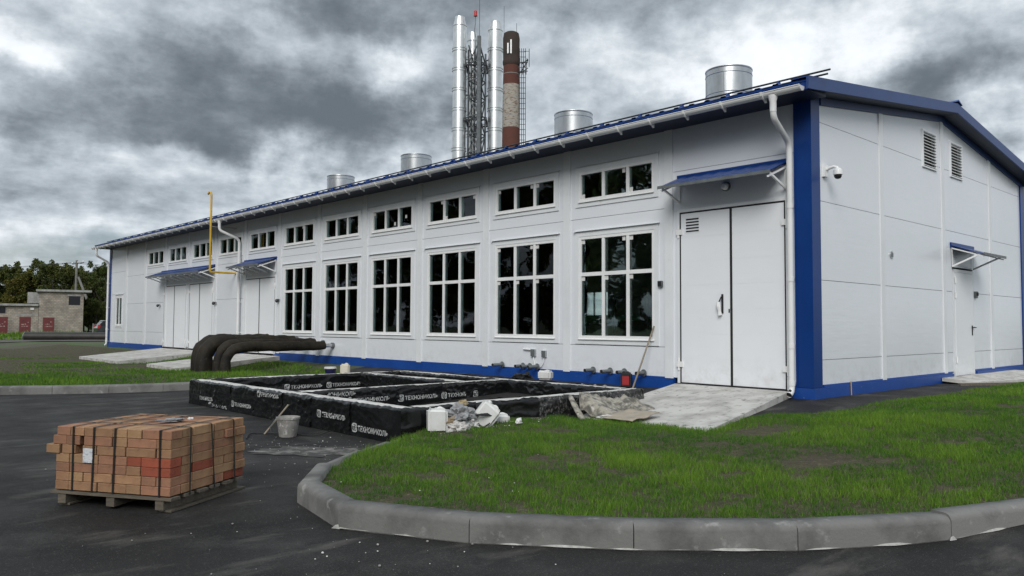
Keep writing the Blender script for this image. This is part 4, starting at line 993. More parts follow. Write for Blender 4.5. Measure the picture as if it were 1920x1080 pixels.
# outer left face (faces -X) in overlapping sheets
cuts = [fy0-.01, 2.9, 3.86, 4.66, 5.56, 6.38, 7.32, fy1+.01]
for i in range(len(cuts)-1):
    membrane(cuts[i], cuts[i+1]+.03, fx0-(.003*(i % 2)), -1, 'y', 1.0+i, amp=1.4 if i in (2, 3) else .9)
def seg(a):
    for i in range(len(cuts)-1):
        if cuts[i] <= a <= cuts[i+1]: return 1.0+i, fx0-(.003*(i % 2)), (1.4 if i in (2, 3) else .9)
    return 1.0, fx0, .9
for a, z, tl, sc_, cp in ((2.86, .065, .0, .98, (-9, 9)), (3.70, .165, .0, .90, (-9, 9)), (5.42, .305, .0, .86, (-9, 9)), (6.32, .095, .0, .84, (-9, 9)), (7.20, .005, .0, .86, (-9, 9)), (7.72, .10, .0, .86, (.16, 9))):
    s_, fx, am = seg(a-.3); print_on(a, z, fx, -1, 'y', s_, -1, am, tl, sc_, cp)
# near long face (faces -Y)
cutsx = [fx0-.01, -4.95, -3.9, -3.4, -2.6, fx1+.01]
for i in range(len(cutsx)-1): membrane(cutsx[i], cutsx[i+1]+.03, fy0-.003*(i % 2), -1, 'x', 20.+i, .9 if i < 2 else 1.5, M=MEMB if i < 2 else MEMBD)
# inner faces that look at the camera
for i, (a, b) in enumerate(((fx0+FW, -5.05), (-5.05, -4.2), (-4.2, -3.35), (-3.35, -2.62), (-2.62, fx1-FW))): membrane(a, b+.02, 4.56, -1, 'x', 30.+i, .8)
for a, z, s_, cp, sc_ in ((-5.72, .305, 30., (.3, .95), .95), (-5.12, .20, 31., (-9, 9), .95), (-4.20, .185, 32., (-9, 9), .95), (-3.36, .18, 33., (-9, .50), .95), (-2.70, .17, 34., (-9, .10), .95)): print_on(a, z, 4.56, -1, 'x', s_, 1, .8, 0, sc_, cp)
membrane(fx0+FW, fx1-FW, fy1-FW, -1, 'x', 40., 1.3)
for a in (-4.45, -3.60, -2.80): print_on(a, .17, fy1-FW, -1, 'x', 40., 1, 1.3, 0, .95)
membrane(fy0+FW, 4.56, fx1-FW, -1, 'y', 50., 1.6); membrane(4.56+FW, fy1-FW, fx1-FW, -1, 'y', 51., 1.2); membrane(4.56+FW, fy1-FW, -2.85, -1, 'y', 52., 1.2)
membrane(fy0+FW, 4.56, fx0+FW, 1, 'y', 53., 1.0); membrane(4.56+FW, fy1-FW, fx0+FW, 1, 'y', 54., 1.0); membrane(fx0+FW, fx1-FW, fy0+FW, 1, 'x', 55., 1.0)
membrane(fy0-.01, fy1+.01, fx1, 1, 'y', 56., 1.0); membrane(fx0-.01, fx1+.01, fy1, 1, 'x', 57., 1.0); membrane(fx0+FW, fx1-FW, 4.56+FW, 1, 'x', 58., 1.0)

# ------------------------------------------------------------------ brick pack on pallet
PW, PG = 1.0, .90; PTH = R(122)
Pk = thing('brick_pack', 'strapped pack of orange-buff bricks stacked on a pallet', 'bricks', (-9.13, .235, .115), rz=PTH)
# local frame: +x runs along the left visible face, -y side... y axis of the pack points away from it (negative = right visible face)
def brick_mesh(name, L, D, H):
    bm = bmesh.new(); bmesh.ops.create_cube(bm, size=1, matrix=Matrix.Diagonal((L, D, H, 1))); bmesh.ops.bevel(bm, geom=bm.edges[:], offset=.0035, segments=1, affect='EDGES')
    me = bpy.data.meshes.new(name); bm.to_mesh(me); bm.free(); return me
bmx = [brick_mesh('brick', .246, .118, .0645) for _ in BR]
for me, M in zip(bmx, BR): me.materials.append(M)
rb = random.Random(11)
def put_brick(x, y, z, rot, ci):
    o = bpy.data.objects.new('brick', bmx[ci]); col.objects.link(o); o.parent = Pk
    o.location = (x+rb.uniform(-.003, .003), -y+rb.uniform(-.003, .003), z); o.rotation_euler = (rb.uniform(-.006, .006), rb.uniform(-.006, .006), rot+rb.uniform(-.012, .012))
HC = .0665
def seq(total):
    out = []; r_ = 0
    while total-r_ > .24:
        if rb.random() < .70 or total-r_ > 10: L = .252
        else: L = .124
        if total-r_-L < 0: break
        out.append((r_, L)); r_ += L
    while total-r_ > .11: out.append((r_, .124)); r_ += .124
    gap = (total-r_)/max(1, len(out)); return [(a+i*gap, L) for i, (a, L) in enumerate(out)]
for c in range(7):
    z = HC*(c+.5); offx = {5: .035, 4: .055}.get(c, 0)+rb.uniform(-.004, .004); 
    red = {3: 'front_near', 2: 'corner', 0: 'far_right'}.get(c)
    def colr(): return rb.choices([0, 1, 2], [5, 3, 2])[0]
    # front band (depth .25 in y from 0)
    for k, (a, L) in enumerate(seq(PW if c != 4 else PW-.10)):
        ci = colr()
        dx = offx if a > .7 else 0
        if (red == 'front_near' and a < .27) or (red == 'corner' and k == 0): ci = 3
        if L > .2:
            put_brick(a+L/2+dx, .06, z, 0, ci); put_brick(a+L/2+dx, .185, z, 0, colr())
        else: put_brick(a+L/2+dx, .125, z, math.pi/2, ci)
    if c == 4: put_brick(PW-.03+.055, .115, z, math.pi/2, 2)
    # side band (depth .25 in x from 0), y from .25
    for k, (a, L) in enumerate(seq(PG-.25)):
        ci = colr(); yy = .25+a
        if red == 'corner' and a < .2: ci = 3
        if red == 'far_right' and a > .3: ci = 3
        sh = .012 if (c % 2 and a > .3) else -.004
        if L > .2: put_brick(.06-sh, yy+L/2, z, math.pi/2, ci); put_brick(.185, yy+L/2, z, math.pi/2, colr())
        else: put_brick(.125-sh, yy+L/2, z, 0, ci)
    if c in (0, 6) or True:
        for i in range(3):
            for j in range(5): put_brick(.25+.126+i*.251, .25+.062+j*.127, z, 0, colr())
# straps
def strap(pts, w, axis):
    mb = MB(); wv = Vector((w, 0, 0)) if axis == 'x' else Vector((0, w, 0))
    for a, b in zip(pts[:-1], pts[1:]):
        a, b = Vector(a), Vector(b); d_ = (b-a).normalized(); n = d_.cross(wv.normalized())*.0015
        mb.obox(a-wv/2-n, b-a, wv, n*2)
    return mb.build('strap', mat('strap_black', (.02, .022, .022), .4) if 'strap_black' not in bpy.data.materials else bpy.data.materials['strap_black'], Pk, local=True)
TZ = HC*7+.005
for fx_, lean in ((.085, .0), (.155+.0, .0), (.47, .012), (.655, .01), (.84, .0)):
    if fx_ == .155: continue
    strap([(fx_+lean, .006, -.02), (fx_, .009, TZ-.003), (fx_-.004, 0.0, TZ), (fx_+.01, -.45, TZ+.004), (fx_, -PG, TZ)], .014, 'x')
for fy_, lean in ((.20, .0), (.44, .05), (.72, .03)):
    strap([(-.016, -fy_-lean, -.02), (-.014, -fy_, TZ-.003), (0.0, -fy_, TZ+.002), (.5, -fy_-.01, TZ+.007), (PW, -fy_, TZ+.002)], .014, 'y')
# label sheet
lb = MB(); vs = []
for i in range(7):
    for j in range(9): vs.append((.66+.085*i/6+.004*noise.noise(Vector((i, j, 1))), .014+.006*noise.noise(Vector((i*.6, j*.6, 4))), .21+.105*j/8))
lb.add(vs, [(i*9+j, i*9+j+1, (i+1)*9+j+1, (i+1)*9+j) for i in range(6) for j in range(8)], smooth=True); lb.build('paper_label', mat('label_paper', (.62, .64, .66), .6, c2=(.40, .42, .46), nscale=45, mixlo=.52, mixhi=.6, stretch=(1, 1, 2.5)), Pk, local=True)
# litter on top: crumpled film
def crumple(name, M, c, size, seed, parent=None, label=None, cat=None, res=3, rough=1.0, sq=(1, 1, 1)):
    bm = bmesh.new(); bmesh.ops.create_icosphere(bm, subdivisions=res, radius=1)
    for v in bm.verts:
        p = v.co.copy(); r = 1+.55*noise.noise(p*1.6+Vector((seed, 0, 0)))+.30*rough*noise.noise(p*4+Vector((0, seed, 0)))+.15*rough*noise.noise(p*9+Vector((0, 0, seed)))
        q_ = p*r; v.co = Vector((q_.x*size[0], q_.y*size[1], max(q_.z, -.35)*size[2]))
    me = bpy.data.meshes.new(name); bm.to_mesh(me); bm.free(); me.materials.append(M)
    o = link_mesh(name, me, parent, c); 
    if cat: tag(o, label, cat)
    elif label: o['label'] = label
    return o
# pallet
Pl = thing('pallet', 'worn wooden pallet under the brick pack', 'pallet', (-9.13, .235, 0), rz=PTH)
for i, yb in enumerate((-.01, .155, .31, .465, .62, .775)):   # deck boards run along x
    w_ = .10; MB().box(-.02+.008*(i % 2), PW+.03-.012*(i % 3), -yb-w_, -yb+.0, .088, .108).build('board', WOOD, Pl, local=True)
for xb in (.05, .47, .90): MB().box(xb, xb+.07, -PG+.02, .0, .018, .0865).build('stringer', WOOD, Pl, local=True)
MB().box(.0, .10, -PG-.02, -.02, .002, .0165).build('board', WOOD, Pl, local=True); MB().box(.88, .97, -PG, -.02, .002, .0165).build('board', WOOD, Pl, local=True)
q = Matrix.Rotation(PTH, 3, 'Z') @ Vector((.33, -.42, 0))
crumple('plastic_scrap', GPLAS, (-9.13+q.x, .235+q.y, .115+TZ+.012), (.09, .045, .014), 3.3, label='crumpled clear film lying on top of the brick pack', cat='scrap', res=4, rough=1.6)
q = Matrix.Rotation(PTH, 3, 'Z') @ Vector((.22, -.50, 0))
crumple('plaster_crumb', JERR, (-9.13+q.x, .235+q.y, .115+TZ+.02), (.022, .016, .012), 5.1, label='small white lump beside the film on the brick pack', cat='rubble', res=2)

# ------------------------------------------------------------------ mortar bucket, stick and cable
bx_, by_ = -6.68, 3.25
bk = thing('mortar_bucket', 'mortar-crusted bucket standing on asphalt by the black foundation', 'bucket', (bx_, by_, 0))
MB().lathe((bx_, by_, 0), [(.0, .004), (.098, .0), (.102, .01), (.132, .205), (.140, .21), (.142, .235), (.134, .238), (.128, .225), (.10, .03), (0, .028)], 28).build('shell', MORT, bk)
fb = MB(); n = 20; vs = [(bx_, by_, .225)]
for rr in (.05, .09, .125):
    for k in range(n): a = 2*math.pi*k/n; vs.append((bx_+rr*math.cos(a), by_+rr*math.sin(a), .213+.02*noise.noise(Vector((math.cos(a)*rr*30, math.sin(a)*rr*30, rr*9)))))
fs = [(0, 1+k, 1+(k+1) % n) for k in range(n)]+[(1+r_*n+k, 1+(r_+1)*n+k, 1+(r_+1)*n+(k+1) % n, 1+r_*n+(k+1) % n) for r_ in range(2) for k in range(n)]; fb.add(vs, fs, smooth=True); fb.build('mortar', MORT, bk)
MB().tube([(bx_-.11, by_+.08, .22), (bx_-.17, by_+.12, .12), (bx_-.15, by_+.13, .06)], .006, 6).build('wire_handle', GALV, bk)
t = thing('stick', 'thin wooden stick leaning behind the mortar bucket', 'stick', (-6.62, 3.75, 0)); MB().tube([(-6.80, 3.62, .0), (-6.50, 3.60, .34)], .011, 7).build('shaft', WOODP, t)
cb = MB(); pts = []
for a, b in (((-7.15, 3.35), .01), ((-7.0, 3.62), .014), ((-6.85, 3.70), .012), ((-6.6, 3.35), .012), ((-6.45, 3.05), .012), ((-6.35, 2.95), .05), ((-6.25, 3.0), .06)): pts.append(Vector((a[0], a[1], b)))
sm = []
for i in range(len(pts)-1):
    for k in range(5):
        p0, p1, p2, p3 = pts[max(i-1, 0)], pts[i], pts[i+1], pts[min(i+2, len(pts)-1)]; u = k/5
        sm.append(.5*((2*p1)+(p2-p0)*u+(2*p0-5*p1+4*p2-p3)*u*u+(3*p1-p0-3*p2+p3)*u**3))
cb.tube(sm, .008, 6); o = cb.build('cable', BLACK, loc=(-6.9, 3.5, 0)); tag(o, 'black cable lying round the mortar bucket', 'cable')
# mortar spill on the asphalt
def stain(label, cx0, cy0, rx, ry, rot, M):
    n = 40; vs = [(cx0, cy0, ground_z(cx0, cy0)+.006)]
    for k in range(n):
        a = 2*math.pi*k/n; r_ = 1+.5*noise.noise(Vector((math.cos(a)*2, math.sin(a)*2, cx0)))+.3*noise.noise(Vector((math.cos(a)*6, math.sin(a)*6, cy0)))
        x = rx*r_*math.cos(a); y = ry*r_*math.sin(a); X = cx0+x*math.cos(rot)-y*math.sin(rot); Y = cy0+x*math.sin(rot)+y*math.cos(rot); vs.append((X, Y, ground_z(X, Y)+.003))
    o = MB().add(vs, [(0, 1+k, 1+(k+1) % n) for k in range(n)]).build('mortar_stain', M, loc=(cx0, cy0, 0)); tag(o, label, kind='structure')
STAIN = mat('mortar_wash', (.045, .044, .042), .85, c2=(.24, .23, .215), nscale=6, mixlo=.46, mixhi=.70, ndet=9, bump=.4, bscale=60, bdist=.004, stretch=(1, 1, 1))
stain('pale mortar wash on the asphalt between bucket and kerb', -7.05, 2.10, .62, .30, R(-42), STAIN)
stain('pale smear on the asphalt left of the brick pack', -10.25, 3.15, .42, .10, R(-45), STAIN)
# small pebbles
rp = random.Random(5); pm = []
for k in range(4):
    bm = bmesh.new(); bmesh.ops.create_icosphere(bm, subdivisions=1, radius=1)
    for v in bm.verts: v.co *= 1+.35*noise.noise(v.co*2+Vector((k, 0, 0)))
    me = bpy.data.meshes.new('pebble'); bm.to_mesh(me); bm.free(); me.materials.append((JERR, MORT, KERB2, MORT)[k]); pm.append(me)
pv = MB()
for k in range(420):
    if k >= 200: x = rp.gauss(-5.0, .55) if k % 2 else rp.gauss(-6.9, .35); y = rp.gauss(1.45, .12) if k % 2 else rp.gauss(2.4, .45)
    elif k < 90: x = rp.gauss(-7.6, 1.1); y = rp.gauss(1.9, .9)
    elif k < 200: x = rp.gauss(-8.6, .9); y = rp.gauss(-1.6, 1.0)
    else: x = rp.uniform(-11, -3); y = rp.uniform(-4.6, 4)
    inl = insR(x, y)
    if (not inl) and (fx0-.05 < x < fx1+.1 and y > 1.8): continue
    if inl is False and y < 0 and x > -6.5 and y > -4: continue
    z = (lawnR_z(x, y)+.02) if inl else ground_z(x, y); s_ = rp.choice((.003, .004, .004, .005, .006, .009)) * 1.0
    me = pm[k % 4]; pv.add([(x+v.co.x*s_, y+v.co.y*s_, z+s_*.5+v.co.z*s_*.7) for v in me.vertices], [tuple(p.vertices) for p in me.polygons], m=(0 if k % 3 == 0 else 1))
tag(pv.build('gravel', [JERR, MORT]), 'scattered crumbs of stone and plaster on asphalt and lawn', 'gravel', kind='stuff')

# ------------------------------------------------------------------ canisters and litter
def canister(name, label, loc, dim, M, rz=0, rx=0, ry=0, cap=BLACK, cat='canister', lab=None):
    w, d_, h = dim; t = thing(name, label, cat, loc); t.rotation_euler = (rx, ry, rz)
    bm = bmesh.new(); bmesh.ops.create_cube(bm, size=1, matrix=Matrix.Translation((0, 0, h/2)) @ Matrix.Diagonal((w, d_, h, 1)))
    bmesh.ops.bevel(bm, geom=bm.edges[:], offset=min(w, d_)*.16, segments=3, affect='EDGES')
    for v in bm.verts:
        v.co.z += -.05*h*cl((v.co.x/w+.1)) if v.co.z > h*.8 else 0
        v.co += Vector((noise.noise(v.co*9), noise.noise(v.co*9+Vector((3, 3, 3))), 0))*.006
    me = bpy.data.meshes.new('body'); bm.to_mesh(me); bm.free(); me.materials.append(M)
    link_mesh('body', me, t)
    MB().tube([(-w*.22, 0, h*.98), (-w*.22, 0, h*1.05)], .022, 12).build('cap', cap, t, local=True)
    MB().tube(bez((w*.0, 0, h*.95), (w*.12, 0, h*1.10), (w*.34, 0, h*.90), 6), .013, 8).build('handle', M, t, local=True)
    if lab: MB().box(-w*.30, w*.32, -d_/2-.006, -d_/2-.001, h*.2, h*.75).build('label_sticker', lab, t, local=True)
    return t
canister('canister', 'white plastic canister standing left in the litter heap by the foundation corner', (-5.66, 1.66, .12), (.23, .20, .28), JERR, R(-30))
canister('canister', 'tilted white plastic canister on the right of the litter heap', (-5.08, 1.62, .16), (.26, .20, .30), JERR, R(-42), 0, R(38), cap=JERR)
canister('canister', 'small squashed white canister at the right end of the litter heap', (-4.72, 1.64, .10), (.22, .16, .17), JERR, R(-30))
canister('canister', 'cream plastic canister standing on the back wall of the foundation', (-2.62, 8.72, .235), (.19, .17, .30), CREAM, R(-40))
canister('canister', 'black canister with a red label against the blue plinth', (-.27, 3.28, .262), (.19, .15, .27), BLACK, R(-62), lab=REDL)
canister('canister', 'white canister and lid jammed between plinth and foundation below the white strip', (-.62, 4.92, .33), (.26, .18, .17), JERR, R(-70))
t = thing('bucket', 'navy bucket with a white lid behind the cream canister', 'bucket', (-2.86, 8.90, .2)); MB().lathe((-2.86, 8.90, .22), [(0, 0), (.09, 0), (.115, .22), (.118, .23)], 20).build('shell', NAVYB, t); MB().lathe((-2.86, 8.90, .22), [(.125, .215), (.125, .245), (.11, .25), (0, .25)], 20).build('lid', JERR, t)
crumple('crumpled_sheet', GPLAS, (-5.36, 1.62, .30), (.16, .13, .12), 1.3, label='crumpled grey sheet on top of the litter heap', cat='rubbish', res=4, rough=1.5)
crumple('torn_paper', PAPER, (-5.45, 1.55, .15), (.16, .10, .09), 8.3, label='torn white paper sack at the foot of the litter heap', cat='rubbish', res=4, rough=1.7)
crumple('torn_paper', JERR, (-5.22, 1.60, .19), (.09, .08, .09), 4.8, label='white bag wedged in the middle of the litter heap', cat='rubbish', res=4, rough=1.4)
crumple('cardboard_scrap', BROWNB, (-5.52, 1.58, .25), (.09, .07, .05), 9.7, label='brown cardboard scrap under the grey crumpled sheet', cat='rubbish', res=3)
crumple('foam_lump', FOAM, (-5.25, 1.70, .42), (.055, .045, .05), 2.2, label='ochre foam lump on the very top of the litter heap', cat='rubbish', res=3)
crumple('plaster_lump', JERR, (-4.72, 1.30, .20), (.05, .035, .04), 6.4, label='single white plaster lump lying in the grass right of the litter heap', cat='rubble', res=2)
crumple('plaster_lump', PAPER, (-3.45, 1.05, .19), (.12, .04, .02), 7.4, label='flat pale scrap at the grass edge below the crusted sheet', cat='rubble', res=3)
o = MB()
for k in range(4):
    o.tube(bez((-5.22, 1.52-.02*k, .30), (-4.88+.02*k, 1.42, .34-.02*k), (-5.0, 1.45, .22), 8)+bez((-5.0, 1.45, .22), (-5.1, 1.47, .16), (-5.2, 1.42, .13+.01*k), 5)[1:], .006, 5)
tag(o.build('strap_scrap', BLACK, loc=(-5.1, 1.45, .2)), 'tangled black strapping hanging out of the litter heap', 'strap')
# crusted sheet of old material on the ramp edge
def folded(name, label, M, fn, nu, nv, cat, loc):
    vs = [fn(i/nu, j/nv) for i in range(nu+1) for j in range(nv+1)]; w = nv+1
    mb = MB(); mb.add(vs, [(i*w+j, i*w+j+1, (i+1)*w+j+1, (i+1)*w+j) for i in range(nu) for j in range(nv)], smooth=True)
    me_o = mb.build(name, M, loc=loc); tag(me_o, label, cat)
    md = me_o.modifiers.new('thickness', 'SOLIDIFY'); md.thickness = .010
    return me_o
def tarp_fn(u, v):
    # u along the foundation wall, v from wall (0) down to the ground (1)
    x = -3.42+u*1.10+v*-.02; y = 1.66-v*(.62+.12*math.sin(u*3))+.05*noise.noise(Vector((u*3, v*2, 0)))
    z = .38-.26*v**1.2+.05*math.sin(u*6+v*1.8)*(1-v*.2)+.020*math.sin((u*1.3+v*.45)*36)*cl(1.2*noise.noise(Vector((u*2.2, v*2, 7)))+.6)+.05*noise.noise(Vector((u*3, v*3, 3)))
    if u < .16: x += (.16-u)*.5; z -= (.16-u)*1.1; y -= (.16-u)*.5
    return (x, y, max(z, ground_z(x, y)+.025))
folded('crusted_sheet', 'stiff mortar-crusted corrugated sheet slumped between foundation and ramp', TARP, tarp_fn, 110, 60, 'sheet', (-2.9, 1.4, .15))
def roll_fn(u, v):
    a = v*2*math.pi; c0 = Vector((-3.36, 1.72, .36)); c1 = Vector((-3.62, 1.24, .10)); p = c0.lerp(c1, u); r_ = .055+.02*noise.noise(Vector((u*3, v*3, 1)))
    return (p.x+r_*math.cos(a), p.y+r_*.5*math.sin(a), p.z+r_*math.sin(a))
folded('rolled_sheet', 'curled grey roll of old sheet leaning at the left of the crusted sheet', TARP, roll_fn, 24, 18, 'sheet', (-3.5, 1.5, .15))
def card_fn(u, v):
    x = -3.52+u*.62; y = 1.08-v*.52+u*.05; return (x, y, ground_z(x, y)+.07+.02*noise.noise(Vector((u*3, v*3, 5)))+.03*u)
folded('board_scrap', 'flat beige board scrap lying on the ramp end below the crusted sheet', mat('beige_board', (.40, .34, .27), .8, c2=(.3, .27, .22), nscale=7), card_fn, 12, 12, 'board', (-3.2, .9, .1))
t = thing('leaning_pole', 'thin wooden pole leaning on the wall left of the near gate', 'pole', (-.45, 3.0, .28)); MB().tube([(-.42, 3.02, .27), (-.03, 2.86, 1.34)], [.016, .014], 8).build('shaft', WOODP, t)
t = thing('weed', 'single dry dark stalk standing in the lawn at the far right', 'plant', (-.35, -2.95, .25)); MB().tube([(-.35, -2.95, .24), (-.33, -2.96, .42)], [.005, .003], 5).tube([(-.335, -2.957, .36), (-.28, -3.0, .42)], .003, 4).tube([(-.335, -2.957, .33), (-.39, -2.93, .40)], .003, 4).build('stalk', BARK, t)
# debris by the plinth
crumple('rag', BLACK, (-.85, 5.3, .36), (.22, .12, .07), 6.6, label='black scrap of membrane heaped beside the white canister at the plinth', cat='rag', res=4, rough=1.6)
for k, (x, y) in enumerate(((-1.62, 3.0), (-1.66, 3.22), (-1.60, 2.82))):
    crumple('mortar_lump', MORT, (x-.2, y-.35, FZ+.0), (.035+.01*k, .03, .025), 3.1*k+1, label=('largest', 'middle', 'smallest')[2-k]+' of three mortar lumps stuck on the right foundation wall', cat='rubble', res=2)

# ------------------------------------------------------------------ bent insulated pipes coming out of the lawn
def bent_pipe(label, y, x0, r, ztop, xend, base_r=None, zend=None):
    t = thing('insulated_pipe', label, 'pipe', (x0, y, .1), 'black insulated heating pipes bending out of the lawn')
    rr = base_r or r; ze = zend or ztop
    up_ = [(x0-.02, y, .05), (x0, y, ztop-.45)]; b_ = bez((x0, y, ztop-.45), (x0+.02, y, ztop), (x0+.55, y, ztop), 8)[1:]
    P = up_+b_; rs = [rr*(1+.05*math.sin(i*2.1)) for i in range(len(P))]
    st_ = [(x0+.55+(xend-x0-.55)*k/14, y, ztop+(ze-ztop)*k/14+.008*math.sin(k*1.9)) for k in range(1, 15)]
    rs += [r*(1+.07*noise.noise(Vector((k*.9, y, 2)))) for k in range(14)]
    mb = MB(); mb.tube(P+st_, rs, 18)
    for v_i in range(len(mb.v)):
        v = Vector(mb.v[v_i]); n_ = noise.noise(v*4)*.03+noise.noise(v*11)*.012; mb.v[v_i] = (v.x, v.y+n_, v.z+n_)
    mb.build('insulation', PIPEINS, t)
    for xx in (x0+.75, x0+.75+(xend-x0)*.42): MB().tube([(xx, y, ztop), (xx+.10, y, ztop)], r*1.07, 18).build('sleeve_joint', PIPEINS, t)
    if xend < -.05:
        MB().tube([(xend-.02, y, ze), (-.0605, y, ze)], r*.42, 14).build('steel_stub', GALV, t); MB().tube([(-.060, y, ze), (-.002, y, ze)], r*.62, 16).build('flange', STEELG, t)
bent_pipe('nearest bent black pipe with a bare steel stub at the wall', 13.70, -3.02, .125, .76, -.30)
bent_pipe('second bent black pipe, close behind the nearest one', 14.22, -2.98, .125, .82, -.30)
bent_pipe('third and fattest bent black pipe, its hump left of the others', 14.95, -3.05, .185, .84, -.55, .21)
bent_pipe('farthest bent black pipe at the left edge of the hump', 15.75, -2.86, .185, .86, -.9, .21)

# ------------------------------------------------------------------ chimneys behind the hall
T0 = Vector((15.6, 26.05, 0))
def flue(label, x, y, r, ztop):
    t = thing('steel_flue', label, 'chimney', (x, y, 0), 'stainless steel flues of the boiler house'); prof = [(r, 0)]
    z = .9
    while z < ztop-.9:
        prof += [(r, z-.05), (r+.035, z-.04), (r+.035, z-.010), (r, z), (r, z+.09), (r+.035, z+.10), (r+.035, z+.130), (r, z+.14)]; z += 1.06
    prof += [(r, ztop-.52), (r+.02, ztop-.50), (r+.02, ztop-.46), (r*.97, ztop-.44), (r*.74, ztop-.08), (r*.74, ztop), (r*.68, ztop), (r*.68, ztop-.5)]
    MB().lathe((x, y, 0), prof, 32).build('casing', INOX, t)
    return t
R1v, F1v = Vector((.733, -.68, 0)), Vector((.68, .733, 0))
def P_(a, b): v = T0+R1v*a+F1v*b; return v.x, v.y
flue('left front stainless flue of the lattice mast', *P_(-1.00, -.2), .355, 17.55)
flue('right front stainless flue beside the old brick chimney', *P_(.88, -.2), .375, 17.30)
flue('rear stainless flue half hidden by the lattice', *P_(-.38, 1.1), .30, 17.2)
mt = thing('lattice_mast', 'grey lattice steel mast carrying the stainless flues, red warning lamp on top', 'mast', (T0.x, T0.y, 0))
posts = [(0.05, -.75, .105, 16.35, STEELG), (.36, .1, .05, 15.7, STEELG), (-.52, -.25, .045, 15.8, STEELD), (-.22, .35, .05, 16.0, STEELD), (.12, .7, .045, 15.8, STEELD), (-.36, .0, .03, 15.6, STEELD)]
for a, b, r_, zt, M in posts:
    x, y = P_(a, b); MB().tube([(x, y, 0), (x, y, zt)], r_, 8 if r_ > .08 else 6, smooth=False).build('post', M, mt)
def bar(a, b, r_=.036, M=STEELG): MB().tube([a, b], r_, 5, smooth=False).build('brace', M, mt)
z = 5.6; k = 0
while z < 15.6:
    q_ = [P_(posts[i][0], posts[i][1]) for i in range(5)]; h = .95
    for i, j in ((0, 1), (0, 2), (1, 4), (2, 3), (3, 4), (0, 3)):
        bar((*q_[i], z), (*q_[j], z)); (bar((*q_[i], z), (*q_[j], z+h)) if (k+i) % 2 else bar((*q_[i], z+h), (*q_[j], z)))
    if k % 2 == 0:
        x, y = P_(-.70, -.2); bar((*q_[2], z+.2), (x, y, z+.2), .04); x, y = P_(.56, -.2); bar((*q_[1], z+.2), (x, y, z+.2), .04)
        for cxx, rr in ((-1.0, .40), (.88, .42)):
            pass
    z += h; k += 1
for z in (9.2, 12.0, 14.9):
    b = MB(); c = [P_(-.62, -.55), P_(.45, -.55), P_(.45, .85), P_(-.62, .85)]
    for i in range(4): b.tube([(*c[i], z), (*c[(i+1) % 4], z)], .045, 6, smooth=False); b.tube([(*c[i], z+.12), (*c[(i+1) % 4], z+.12)], .02, 5, smooth=False)
    b.build('platform_frame', STEELD, mt)
x, y = P_(.06, -.7); MB().tube([(x, y, 16.3), (x, y, 20.5)], .012, 5).build('lightning_rod', STEELD, mt)
x, y = P_(-.16, -.5); MB().tube([(x, y, 15.7), (x+.04, y, 16.3), (x-.06, y, 16.7), (x, y, 17.2), (x, y, 17.55)], .02, 5).build('lamp_arm', STEELG, mt); MB().lathe((x, y, 17.5), [(0, 0), (.10, 0), (.10, .06), (.085, .08), (.085, .26), (.06, .30), (0, .31)], 14).build('warning_lamp', REDLAMP, mt)
